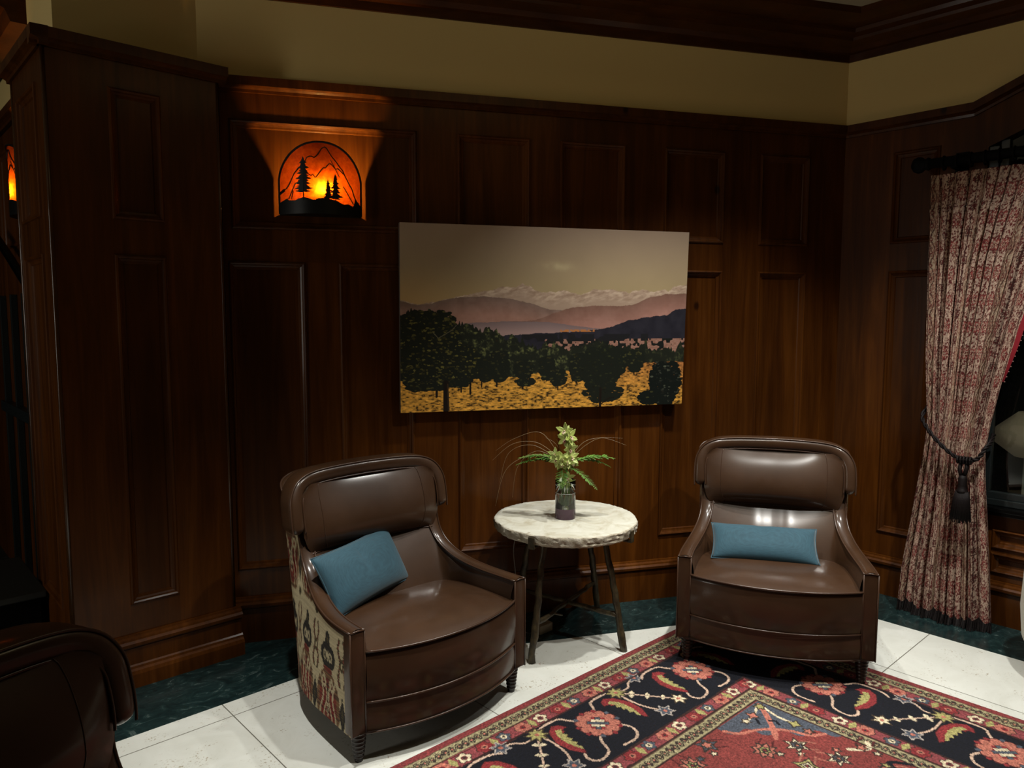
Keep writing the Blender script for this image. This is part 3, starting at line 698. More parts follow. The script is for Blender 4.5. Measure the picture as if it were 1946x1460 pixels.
for i, j, z in ((0, 2, .17), (1, 3, .17)):
    bm = bmesh.new(); A = at_leg(i, z); B = at_leg(j, z); P, rr = gnarl(A, B, .0125, .011, .006, 16); tube(bm, P, rr, 7)
    if i == 0: tube(bm, [P[4], Vector(P[4])+Vector((.045, -.02, -.018))], [.008, .004], 6)
    obj('stretcher', bm, BRANCH, tb)

# ------------------------------------------------------------------ vase and flowers
VX, VY, VZ = 2.626, 2.460, .608
va = empty('flower_vase', (VX, VY, VZ)); tag(va, 'clear cylindrical glass vase with a purple base holding green orchids on the stone table', 'vase')
bm = bmesh.new(); lathe(bm, [(.0475, .0525), (.0505, .0525), (.0505, .19), (.0490, .1915), (.0475, .19), (.0475, .0525)], 48); bmesh.ops.remove_doubles(bm, verts=bm.verts, dist=1e-6); fixn(bm); obj('glass_cylinder', bm, GLASS, va)
bm = bmesh.new(); lathe(bm, [(0, 0), (.049, 0), (.0505, .003), (.0505, .052), (0, .052)], 48); fixn(bm); obj('vase_base', bm, PURPLE, va, auto=50)
bm = bmesh.new(); lathe(bm, [(0, .0535), (.0470, .0535), (.0470, .128), (0, .128)], 48); fixn(bm); obj('water', bm, mat('water', (.93, 1, .96), .01, **{'Transmission Weight': 1.0, 'IOR': 1.33}), va, auto=50)
bm = bmesh.new(); tube(bm, [(.0475*math.cos(a), .0475*math.sin(a), .1285) for a in [2*PI*k/48 for k in range(49)]], .0011, 6, False); obj('water_line', bm, mat('water_rim', (.8, .85, .8), .1), va)

# view-aligned helper axes only used to read directions off the arrangement: r = to the right along the room, b = away from the sofa side
ru = Vector((math.sin(YAW), -math.cos(YAW), 0)); bu = Vector((math.cos(YAW), math.sin(YAW), 0))
def P3(r, z, b=0): return Vector((VX, VY, 0))+ru*r+bu*b+Vector((0, 0, z))
def petal(bm, c0, d, nrm_, L, Wd, curl=.25, rows=7):
    d = d.normalized(); nrm_ = (nrm_-d*nrm_.dot(d)).normalized(); sd = d.cross(nrm_); prev = None
    for k in range(rows+1):
        t = k/rows; wd = Wd*math.sin(PI*min(.97, t*.93+.05))**.8*(.55+.45*math.sin(PI*t)); c_ = c0+d*L*t+nrm_*curl*L*(t**2-.3*t)
        row = [bm.verts.new(c_+sd*wd*s_+nrm_*(.25*wd*(abs(s_)))) for s_ in (-1, -.5, 0, .5, 1)]
        if prev:
            for a in range(4): bm.faces.new((prev[a], prev[a+1], row[a+1], row[a]))
        prev = row
def orchid(parent, c0, face, sz, rot):
    sz *= 1.18
    face = face.normalized(); up = Vector((0, 0, 1)); sx = face.cross(up).normalized(); sy = sx.cross(face).normalized()
    bm = bmesh.new()
    for k in range(5):
        a = rot+2*PI*k/5; d = sx*math.sin(a)+sy*math.cos(a)+face*.12; petal(bm, c0, d, face, sz*random.uniform(.9, 1.1), sz*.26, random.uniform(.15, .42))
    o = obj('flower', bm, PETAL, parent); sol(o, .0008)
    bm = bmesh.new(); petal(bm, c0+face*.004, -sy*.6+face*.8, face-sy*.2, sz*.48, sz*.22, -.6, 5)
    tube(bm, [c0, c0+face*sz*.22+sy*sz*.05, c0+face*sz*.36-sy*sz*.02], [sz*.07, sz*.075, sz*.03], 7); l = obj('flower_lip', bm, LIP, o); sol(l, .0008)
def sol(o, t):
    m_ = o.modifiers.new('thickness', 'SOLIDIFY'); m_.thickness = t; m_.offset = 0
sp = empty('orchid_stem', P3(0, VZ+.06)); tag(sp, 'tall central spray of yellow-green orchids standing up out of the glass vase', 'orchid')
def local(parent, *pts): o = parent.location; return [Vector(p)-Vector(o) for p in pts]
bm = bmesh.new(); SP = [P3(0, VZ+.06), P3(.004, VZ+.16), P3(.008, .86), P3(.012, .95), P3(.008, 1.02), P3(-.004, 1.05)]; tube(bm, local(sp, *interp(SP, 6)), .0035, 7); obj('stem', bm, STEM, sp)
for (r, z, b, fr, fu, sz, rt) in ((-.004, 1.040, -.006, -.5, .35, .040, .0), (.018, 1.015, -.02, .7, .25, .040, .5), (-.006, 1.003, -.022, -.2, -.1, .036, .9), (.022, .985, .0, .8, -.2, .036, .3), (.018, .955, -.022, .3, -.2, .034, .2), (.0, 1.028, .02, .2, .8, .036, .7)):
    c0 = P3(r, z, b)-Vector(sp.location); orchid(sp, c0, ru*fr-bu*.8+Vector((0, 0, fu)), sz, rt)
s2 = empty('orchid_stem', P3(-.01, VZ+.06)); tag(s2, 'lower left cluster of yellow-green orchids over the rim of the glass vase', 'orchid')
bm = bmesh.new(); tube(bm, local(s2, *interp([P3(-.01, VZ+.06), P3(-.014, VZ+.18), P3(-.025, .87), P3(-.04, .92)], 6)), .003, 7); obj('stem', bm, STEM, s2)
for (r, z, b, fr, fu, sz, rt) in ((-.052, .925, -.01, -.6, .4, .034, .1), (-.046, .905, -.03, -.5, -.1, .034, .6), (-.020, .912, -.03, .1, .2, .034, .4), (-.022, .888, -.035, -.1, -.4, .034, 0)):
    orchid(s2, P3(r, z, b)-Vector(s2.location), ru*fr-bu*.8+Vector((0, 0, fu)), sz, rt)
s3 = empty('orchid_stem', P3(.012, VZ+.06)); tag(s3, 'lower right cluster of bright yellow-green orchids over the rim of the glass vase', 'orchid')
bm = bmesh.new(); tube(bm, local(s3, *interp([P3(.012, VZ+.06), P3(.016, VZ+.18), P3(.022, .86), P3(.025, .91)], 6)), .003, 7); obj('stem', bm, STEM, s3)
for (r, z, b, fr, fu, sz, rt) in ((.024, .915, -.025, .3, .3, .036, .1), (.030, .890, -.025, .5, -.2, .034, .5), (.006, .895, -.035, .0, .0, .032, .8), (.024, .935, .0, .5, .6, .030, .3)):
    orchid(s3, P3(r, z, b)-Vector(s3.location), ru*fr-bu*.8+Vector((0, 0, fu)), sz, rt)
s4 = empty('orchid_stem', P3(.005, VZ+.06)); tag(s4, 'orchid bloom hanging inside the top of the glass vase', 'orchid')
bm = bmesh.new(); tube(bm, local(s4, *interp([P3(.005, VZ+.06), P3(.004, VZ+.13), P3(.008, .80), P3(.006, .84)], 6)), .003, 7); obj('stem', bm, STEM, s4)
for (r, z, b, fr, fu, sz, rt) in ((.008, .815, -.018, .2, -.2, .034, .1), (.018, .785, -.012, .5, -.3, .030, .5), (-.004, .780, -.012, -.3, -.4, .030, .9)):
    orchid(s4, P3(r, z, b)-Vector(s4.location), ru*fr-bu*.8+Vector((0, 0, fu)), sz, rt)
# cut stems standing in the water
for k in range(9):
    a = 2*PI*k/9; r_ = random.uniform(.018, .040); bm = bmesh.new()
    tube(bm, [(r_*math.cos(a), r_*math.sin(a), .056), (r_*.7*math.cos(a+.4), r_*.7*math.sin(a+.4), .12), (.012*math.cos(a+.8), .012*math.sin(a+.8), .20)], .0024, 6)
    o = obj('cut_stem', bm, STEM); o.location = (VX, VY, VZ); tag(o, 'green cut stem standing in the water of the glass vase', 'stem', 'cut stems in the vase')

def frond(name, base, tip, sag, width, label, n=34, mid_lift=.03):
    root = empty(name, base); B_ = Vector(base); T_ = Vector(tip); mid = (B_+T_)/2+Vector((0, 0, mid_lift)); P = []
    for k in range(n+1): t = k/n; P.append((B_*(1-t)**2+mid*2*t*(1-t)+T_*t*t)-B_)
    bm = bmesh.new(); tube(bm, P, [.0016*(1-.7*k/n) for k in range(n+1)], 5); obj('midrib', bm, STEM, root)
    bm = bmesh.new()
    for k in range(3, n):
        t = k/n; d = (P[k+1]-P[k-1]).normalized(); sd = d.cross(Vector((0, 0, 1))).normalized(); L = 1.35*width*math.sin(PI*(.12+.86*t))**.7*random.uniform(.85, 1.1)
        for sg in (1, -1):
            dd = (sd*sg+d*.55+Vector((0, 0, random.uniform(-.1, .35)))).normalized(); petal(bm, P[k], dd, Vector((0, 0, 1)), L, L*.15, -.15, 3)
    o = obj('leaflets', bm, FERN, root); sol(o, .0005); tag(root, label, 'fern frond', 'fern fronds in the vase'); return root
FR = [((-.02, .885), (-.235, .893), .06, .034, 'fern frond reaching left, longest of the left side', .045), ((-.02, .88), (-.245, .862), .05, .030, 'fern frond drooping left below the longest one', .050),
      ((-.02, .882), (-.150, .905), .0, .026, 'short fern frond reaching left behind the orchids', .02), ((.02, .885), (.245, .905), .0, .034, 'fern frond reaching right, highest of the right side', .035),
      ((.02, .882), (.225, .860), .0, .026, 'fern frond drooping to the right below the highest one', .055), ((.01, .870), (.148, .770), -.10, .024, 'narrow fern frond hanging down to the right in front of the table', .03),
      ((-.01, .870), (-.030, .775), -.10, .026, 'short fern frond hanging straight down in front of the glass vase', .02)]
for i, ((r0_, z0_), (r1_, z1_), b, wd, lab, ml) in enumerate(FR):
    frond('fern_frond', P3(r0_, z0_, 0), P3(r1_, z1_, b), 0, wd, lab+' of the vase' if 'vase' not in lab else lab, 34 if abs(r1_) > .16 else 24, ml)
GB = [((-.02, .90), [(-.12, 1.03), (-.25, 1.00), (-.345, .935)], .05, 'upper left'), ((-.02, .90), [(-.14, .985), (-.26, .98), (-.36, .90)], -.02, 'middle left'), ((-.02, .89), [(-.16, .97), (-.28, .93), (-.325, .78)], .02, 'outer left'),
      ((-.02, .88), [(-.15, .93), (-.29, .86), (-.345, .68)], -.05, 'lowest left, its tip near the table edge'), ((-.02, .89), [(-.14, .94), (-.235, .86), (-.262, .70)], .04, 'inner left, hanging behind the table edge'),
      ((-.01, .90), [(-.03, .95), (-.06, .985), (-.10, 1.005)], .03, 'short upright left'), ((-.005, .90), [(-.02, .94), (-.03, .965), (-.045, 1.0)], 0, 'short upright middle'),
      ((.03, .92), [(.09, .985), (.17, 1.005), (.285, 1.0)], .04, 'upper right'), ((.03, .91), [(.10, .975), (.18, 1.01), (.295, .975)], -.02, 'lower right, bending down at its tip'), ((.02, .93), [(.03, .985), (.05, .995), (.06, .985)], 0, 'shortest, curling beside the top bloom')]
for (r0_, z0_), pts, b, lab in GB:
    A = P3(r0_, z0_); Q = [A]+[P3(r_, z_, b*(k+1)/3) for k, (r_, z_) in enumerate(pts)]; Q = interp(Q, 10); bm = bmesh.new(); tube(bm, [p-A for p in Q], [.0011*(1-.75*k/len(Q)) for k in range(len(Q))], 5)
    o = obj('grass_blade', bm, GRASS); o.location = A; tag(o, 'thin dry grass blade arching from the vase, '+lab, 'grass blade', 'grass blades in the vase')

# wall socket with lamp cord behind the table, and the thin wire
so = empty('floor_socket_box', (2.585, 2.575, 0)); tag(so, 'small pale socket box on the floor behind the table leg', 'socket box')
bm = bmesh.new(); box(bm, -.045, .045, -.03, .03, 0, .045, .004); obj('box_body', bm, mat('pale_plastic', (.30, .24, .16), .5), so, auto=40)
for x in (-.015, .015): bm = bmesh.new(); box(bm, x-.003, x+.003, -.008, .008, .0445, .0462); obj('socket_slot', bm, BLACK, so, smooth=False)
bm = bmesh.new(); wp = interp([(2.43, 2.60, .545), (2.425, 2.62, .45), (2.43, 2.61, .30), (2.42, 2.63, .15), (2.50, 2.62, .01), (2.54, 2.58, .006)], 8); tube(bm, wp, .0018, 5)
o = obj('power_cord', bm, mat('grey_cord', (.20, .19, .17), .5)); tag(o, 'thin grey cord hanging behind the stone table down to the socket box', 'cord')

# ------------------------------------------------------------------ framed landscape print
def make_art():
    Wp, Hp = 1.0, .603; st = 1/900
    cv = Canvas(0, 0, 1, .603, st, (0, 0, 0)); X, Y = cv.X, cv.Y; v = Y/.603     # v grows downwards
    def PX(x, y):                                                         # read off the photographed print
        u_ = (x-82)/(1868-82); t0 = 72+(133-72)*u_; b0 = 1250+(1198-1250)*u_; return (u_, (y-t0)/(b0-t0)*.603)
    n1 = fbm(X, Y, 5, 4, 11); n2 = fbm(X, Y, 40, 3, 12); n3 = fbm(X, Y*2.2, 110, 3, 13)
    top = np.array((.64, .555, .48)); mid_ = np.array((.655, .58, .43)); low = np.array((.80, .64, .42))
    t = np.clip(v/.38, 0, 1)[..., None]; sky = top*(1-t)+mid_*t; lf = (np.clip((v-.22)/.2, 0, 1)*np.clip(1-X*2.2, 0, 1))[..., None]
    sky = sky*(1-lf*.7)+low*lf*.7; sky *= (1+.10*(n1-.5))[..., None]; cv.C[:] = sky
    cl = np.exp(-((X-.525)/.045)**2-((Y-.125)/.013)**2)*(fbm(X, Y, 28, 4, 5)*1.6); cv.C[:] = cv.C*(1-np.clip(cl, 0, 1)[..., None]*.75)+np.array((.80, .74, .58))*np.clip(cl, 0, 1)[..., None]*.75
    xs = cv.x
    def ridge(pts, jit, seed):
        P = sorted(PX(*p) for p in pts); return np.interp(xs, [p[0] for p in P], [p[1] for p in P])+(vnoise(xs, xs*0, 60, seed)-.5)*jit+(vnoise(xs, xs*0, 200, seed+1)-.5)*jit*.5
    def fill(yr, fn):
        m = Y > yr[:, None]; cv.C[m] = fn((Y-yr[:, None]))[m]
    R1 = ridge([(82, 545), (180, 570), (240, 566), (330, 545), (450, 512), (600, 488), (680, 465), (750, 472), (800, 445), (850, 458), (870, 478), (940, 500), (1060, 485), (1180, 512), (1250, 480), (1380, 485), (1480, 497), (1560, 478), (1640, 492), (1720, 480), (1740, 490), (1780, 465), (1868, 450)], .006, 3)
    sn = fbm(X+Y*1.2, Y*2.2, 60, 4, 44)
    fill(R1, lambda d: (np.array((.70, .60, .52))[None, None]*(1-np.clip(d/.08, 0, 1)[..., None]*.08)+(np.clip((sn-.52)*7, 0, 1)*np.clip(1-d/.05, 0, 1))[..., None]*np.array((.10, .11, .10))-(np.clip((.46-sn)*6, 0, 1)*np.clip(1-d/.05, 0, 1))[..., None]*.10))
    fill(ridge([(82, 548), (180, 574), (240, 569), (400, 528), (560, 520), (700, 532), (850, 565), (950, 600), (1200, 625), (1868, 640)], .003, 5), lambda d: np.array((.50, .41, .37))+(np.clip(d/.06, 0, 1)[..., None])*np.array((.14, .07, .05))+((n2-.5)*.10)[..., None])
    fill(ridge([(82, 720), (880, 668), (960, 640), (1100, 592), (1250, 578), (1400, 582), (1500, 576), (1620, 530), (1720, 510), (1868, 506)], .003, 7), lambda d: np.array((.50, .37, .32))+(np.clip(d/.07, 0, 1)[..., None])*np.array((.17, .12, .12))+((n2-.5)*.08)[..., None])
    fill(ridge([(82, 730), (480, 685), (700, 677), (960, 680), (1250, 720), (1868, 760)], .002, 9), lambda d: np.array((.48, .41, .41))+(np.clip(d/.035, 0, 1)[..., None])*np.array((.14, .10, .08)))
    fill(ridge([(82, 800), (600, 772), (700, 765), (900, 752), (1100, 742), (1240, 732), (1330, 720), (1500, 668), (1650, 645), (1740, 640), (1780, 610), (1868, 595)], .004, 15), lambda d: np.array((.155, .15, .185))+((n2-.5)*.07)[..., None])
    mm = (np.abs(Y-(PX(1150, 735)[1]+.0)) < .004*(vnoise(X, Y, 160, 2) > .4)) & (X > PX(1040, 0)[0]) & (X < PX(1260, 0)[0]); cv.C[mm] = (.72, .46, .25)
    # pinkish meadow with dots of trees
    md = (Y > PX(1100, 788)[1]) & (X > .48); cv.C[md] = (np.array((.60, .44, .38))+((n3-.5)*.22)[..., None])[md]
    dn = vnoise(X, Y*.9, 120, 77) > np.where(X > .82, .60, .50); m = md & dn; cv.C[m] = (.10, .11, .10)
    mb = (Y > PX(1300, 755)[1]) & (Y < PX(1300, 800)[1]) & (vnoise(X, Y, 45, 8) > .42) & (X > .40) & (X < .86); cv.C[mb] = (.12, .12, .13)
    # golden grass foreground
    gr = ridge([(82, 1050), (650, 1040), (900, 1000), (1100, 985), (1300, 990), (1500, 950), (1700, 935), (1868, 925)], .006, 21)
    g3 = fbm(X, Y*2.4, 95, 4, 91); gold = np.array((.72, .52, .21)); rb = np.array((.56, .36, .20))
    def gcol(d):
        k = np.clip((X-.50)*2, 0, 1)[..., None]*np.clip(1-(d/.12), 0, 1)[..., None]; cc_ = gold*(1-k)+rb*k; return cc_*(.50+1.1*g3)[..., None]*(1-.5*(g3 < .37))[..., None]
    # forest band
    fr = ridge([(82, 640), (150, 620), (250, 604), (300, 650), (350, 660), (425, 662), (430, 705), (480, 700), (560, 735), (620, 722), (665, 770), (750, 795), (820, 800), (900, 828), (1000, 820), (1100, 835), (1300, 825), (1450, 840), (1600, 825), (1700, 850), (1868, 830)], .030, 31)
    f2 = fbm(X, Y, 70, 4, 55); f3 = fbm(X, Y, 170, 3, 56)
    fill(fr, lambda d: np.array((.12, .135, .10))+(np.clip((f2-.46)*4.0, 0, .8)*np.clip(f3*2.4-.7, 0, 1)*np.clip(1.3-X*.9, .4, 1))[..., None]*np.array((.38, .38, .20)))
    fill(gr, gcol)
    def blob_tree(x0, x1, y0, y1, seed, dark=(.10, .118, .09), lite=(.30, .30, .17), amt=.5, n=None):
        r = random.Random(seed); (a, c0), (b, c1) = PX(x0, y0), PX(x1, y1); nb = n or int(60+900*(b-a)*(c1-c0)*60)
        for k in range(nb):
            t = r.random()**.8; wq = (.25+.75*math.sin(PI*(.15+.80*t))); x = (a+b)/2+(r.random()-.5)*(b-a)*wq; y = c0+(c1-c0)*t; q_ = r.uniform(.35, 1)
            hl = r.random() < amt*.85 and k > nb*.25; cc_ = lite if hl else dark; sz = r.uniform(.003, .009)*(.55 if hl else 1); cv.ell(x, y, sz*1.3, sz*.7, tuple(c__*q_ for c__ in cc_) if hl else dark)
    def trunk(x, y0, y1, w_, col=(.10, .075, .05)): a = PX(x, y0); b = PX(x, y1); cv.line([a, b], w_, col)
    for x, y0, y1, w_ in ((650, 1010, 1085, .006), (490, 1040, 1132, .007), (435, 1040, 1120, .005), (290, 1050, 1148, .008), (557, 1030, 1088, .005), (810, 1040, 1098, .005), (1032, 1050, 1106, .005), (1150, 1010, 1064, .005), (960, 1000, 1050, .004), (1530, 960, 1008, .004), (1440, 960, 1010, .004)): trunk(x, y0, y1, w_)
    for a in ((100, 430, 610, 1100, 1), (230, 560, 830, 1080, 2), (60, 200, 640, 1060, 22)): blob_tree(a[0], a[1], a[2], a[3], a[4], lite=(.42, .40, .20), amt=.55)
    for a in ((540, 620, 900, 1050, 3), (610, 720, 860, 1050, 4), (760, 870, 920, 1030, 5), (915, 1000, 900, 1040, 6), (980, 1085, 980, 1075, 7), (770, 880, 1040, 1075, 8), (1110, 1200, 880, 1050, 9), (1480, 1590, 850, 990, 10), (1390, 1480, 850, 1000, 12), (115, 230, 1055, 1110, 13)): blob_tree(*a, amt=.35)
    blob_tree(1180, 1440, 830, 1130, 14, lite=(.22, .24, .14), amt=.3); blob_tree(1200, 1460, 1080, 1180, 15, lite=(.2, .2, .12), amt=.2, n=220); trunk(1310, 1100, 1212, .009); cv.line([PX(1315, 1200), PX(1360, 1165), PX(1400, 1155)], .004, (.09, .07, .05))
    blob_tree(1640, 1850, 930, 1200, 16, dark=(.06, .085, .07), lite=(.32, .34, .28), amt=.3); blob_tree(1570, 1700, 1120, 1195, 17, dark=(.06, .085, .07), amt=.2)
    trunk(345, 1060, 1238, .017, (.09, .065, .045)); cv.line([PX(355, 1070), PX(362, 1235)], .005, (.22, .16, .10)); cv.line([PX(300, 780), PX(270, 745)], .002, (.4, .38, .3)); cv.line([PX(300, 780), PX(380, 730), PX(405, 700)], .002, (.38, .36, .28))
    return cv
cv = make_art(); DP = .045
PW, PH = 1.555, .936
pic = empty('landscape_print'); tag(pic, 'wide unframed mountain landscape print hanging on the dark panelled wall', 'picture')
Xg = (1-cv.X)*PW; Zg = PH-(cv.Y/.603)*PH; G = np.stack([Xg, np.zeros_like(Xg)+DP+.0006, Zg], -1)
grid_obj('print_surface', G, ARTM, pic, cv.C, smooth=True)
bm = bmesh.new(); box(bm, 0, PW, 0, DP, 0, PH, .0015); obj('backing_board', bm, mat('board_edge', (.10, .085, .07), .6), pic, smooth=False)
tilt = .045
pic.matrix_world = MA @ Matrix.Translation((1.052, .012, 1.122)) @ Matrix.Rotation(-tilt, 4, 'X')

# ------------------------------------------------------------------ sconce
SW, SH, SD = .382, .325, .105
def sc_y(x): return .012+SD*(1-(abs(x)/(SW/2))**2.2)
def sc_pt(px, py): return (-(px-783)/1145*SW, (1235-py)/985*SH)      # photographed panel -> panel coordinates
def make_sconce(trees=True):
    root = empty('wall_sconce')
    def zarch(x): return SH*(.42+.58*math.sqrt(max(0, 1-(abs(x)/(SW/2+.001))**2.15)))
    nx, nz = 61, 30; G = np.zeros((nx, nz, 3))
    for i in range(nx):
        x = -SW/2+SW*i/(nx-1)
        for j in range(nz): G[i, j] = (x, sc_y(x), zarch(x)*j/(nz-1))
    grid_obj('mica_shade', G, MICA, root)
    bm = bmesh.new(); OFF = .004
    def strip(P, w_):                   # flat metal line laid on the curved panel
        Q = []
        for (x0, z0), (x1, z1) in zip(P, P[1:]):
            n_ = max(1, int(math.hypot(x1-x0, z1-z0)/.006)); Q += [(x0+(x1-x0)*k/n_, z0+(z1-z0)*k/n_) for k in range(n_)]
        Q.append(P[-1]); tube(bm, [(x, sc_y(x)+OFF-.001, z) for x, z in Q], w_*.72, 6)
    for raw, w_ in (([(215, 950), (250, 930), (290, 905)], .009), ([(290, 905), (330, 870), (370, 800), (420, 690), (480, 620), (545, 560), (580, 510), (600, 470), (640, 450), (670, 455), (700, 472), (750, 425), (800, 340), (840, 318), (870, 330), (930, 430), (1000, 510), (1050, 580), (1090, 620), (1110, 670), (1180, 800), (1220, 860), (1250, 960), (1290, 1030), (1340, 1090)], .0036),
                    ([(600, 690), (650, 720), (680, 700), (700, 740), (720, 740), (770, 670), (820, 605), (850, 605), (905, 535), (950, 570), (990, 615), (1020, 598), (1100, 665)], .0034), ([(920, 490), (960, 560), (1040, 720)], .0024), ([(1090, 840), (1150, 930), (1240, 1075)], .003), ([(440, 820), (405, 890), (370, 970), (340, 1040)], .0034), ([(405, 920), (380, 1040)], .0026)):
        strip([sc_pt(*p) for p in raw], w_)
    rim = [(-SW/2+.001, z) for z in (0, .05, .10)]+[(x, zarch(x)) for x in np.linspace(-SW/2+.0005, SW/2-.0005, 70)]+[(SW/2-.001, z) for z in (.10, .05, 0)]; strip(rim, .0075)
    gt = [(212, 1080), (270, 1050), (330, 1022), (340, 1055), (430, 1060), (480, 1035), (550, 1022), (600, 1030), (640, 1042), (690, 1060), (760, 1030), (870, 1025), (930, 1040), (1000, 1055), (1060, 1085), (1100, 1100), (1160, 1085), (1230, 1112), (1250, 1060), (1268, 990), (1285, 1030), (1340, 1080), (1356, 1090)]
    gt = sorted(sc_pt(*p) for p in gt); gx = [p[0] for p in gt]; gz = [p[1] for p in gt]
    def slab(cols):                     # cols: (x, zlow, zhigh) -> thin plate following the curve
        f = [[bm.verts.new((x, sc_y(x)+OFF+d, z)) for x, a, b in cols for z in (a, b)] for d in (-.0012, .0012)]
        for S_ in f:
            for k in range(len(cols)-1): bm.faces.new((S_[2*k], S_[2*k+2], S_[2*k+3], S_[2*k+1]))
        for k in range(len(cols)-1):
            bm.faces.new((f[0][2*k], f[1][2*k], f[1][2*k+2], f[0][2*k+2])); bm.faces.new((f[0][2*k+1], f[0][2*k+3], f[1][2*k+3], f[1][2*k+1]))
    slab([(x, -.004, float(np.interp(x, gx, gz))) for x in np.linspace(-SW/2, SW/2, 90)])
    r = random.Random(4)
    for cx, ytop, ybot, yb2, hw, nl in () if not trees else ((545, 455, 925, 1040, 118, 13), (880, 772, 1010, 1040, 64, 10), (983, 688, 1015, 1070, 78, 11)):
        for k in range(nl):
            t = (k+.6)/nl; y0 = ytop+(ybot-ytop)*(k/nl)-4; y1 = ytop+(ybot-ytop)*((k+1.35)/nl); h_ = hw*(.22+1.05*t**.8)*r.uniform(.9, 1.15)*(1 if k % 2 else .72)
            for sg in (-1, 1):
                hh = h_*r.uniform(.8, 1.1); x0, z0 = sc_pt(cx, y0); xm, zm = sc_pt(cx+sg*hh*.6, y1-3); x1, z1 = sc_pt(cx+sg*hh, y1+r.uniform(-6, 8)); xb, zb = sc_pt(cx+sg*hh*.45, y1+12); xc, zc = sc_pt(cx, y1+8)
                P = [(x0, z0), ((x0*.5+x1*.5), z0*.45+z1*.55), (x1, z1), (xb, zb), (xc, zc)]
                vs = [bm.verts.new((x, sc_y(x)+OFF+.0015, z)) for x, z in P]; bm.faces.new(vs if sg > 0 else vs[::-1])
                vs = [bm.verts.new((x, sc_y(x)+OFF-.0015, z)) for x, z in P]; bm.faces.new(vs)
        x0, z0 = sc_pt(cx, ytop-8); x1, z1 = sc_pt(cx, yb2+20); tube(bm, [(x0, sc_y(x0)+OFF, z0), ((x0+x1)/2, sc_y(x0)+OFF, (z0+z1)/2), (x1, sc_y(x1)+OFF, z1)], [.0006, .0016, .0026], 6)
    obj('metal_cutout', bm, IRON, root, smooth=False)
    bm = bmesh.new(); box(bm, -.05, .05, .001, .014, .02, .20, .003); obj('wall_plate', bm, IRON, root, smooth=False)
    # closed metal tray at the bottom
    bm = bmesh.new(); pts = [(x, sc_y(x)+.002) for x in np.linspace(-SW/2, SW/2, 40)]
    lo_ = [bm.verts.new((x, y, -.004)) for x, y in pts]+[bm.verts.new((SW/2, .001, -.004)), bm.verts.new((-SW/2, .001, -.004))]; f = bm.faces.new(lo_); e = bmesh.ops.extrude_face_region(bm, geom=[f]); bmesh.ops.translate(bm, verts=[v for v in e['geom'] if isinstance(v, bmesh.types.BMVert)], vec=(0, 0, .004)); fixn(bm); obj('bottom_tray', bm, IRON, root, smooth=False)
    bm = bmesh.new(); tube(bm, [(-.012, .0985, .0), (-.012, .0985, .098)], .009, 12); obj('bulb_socket', bm, IRON, root)
    bm = bmesh.new(); bmesh.ops.create_icosphere(bm, subdivisions=2, radius=.013); bmesh.ops.translate(bm, verts=bm.verts, vec=(-.012, .0985, .112)); obj('bulb', bm, BULB, root)
    return root
sc = make_sconce(); sc.matrix_world = MA @ Matrix.Translation((2.972, -.013, 2.085))
# wall-local x runs leftwards, so mirror positions by facing: panel x is measured leftwards too
tag(sc, 'arched amber wall sconce with black mountain and pine tree silhouette on the back wall', 'wall lamp', 'arched amber wall sconces')
sc2 = make_sconce(False); sc2.matrix_world = ME @ Matrix.Translation((4.29, -.008, 2.085))
tag(sc2, 'lit amber wall sconce half hidden behind the panelled pier at the left edge', 'wall lamp', 'arched amber wall sconces')

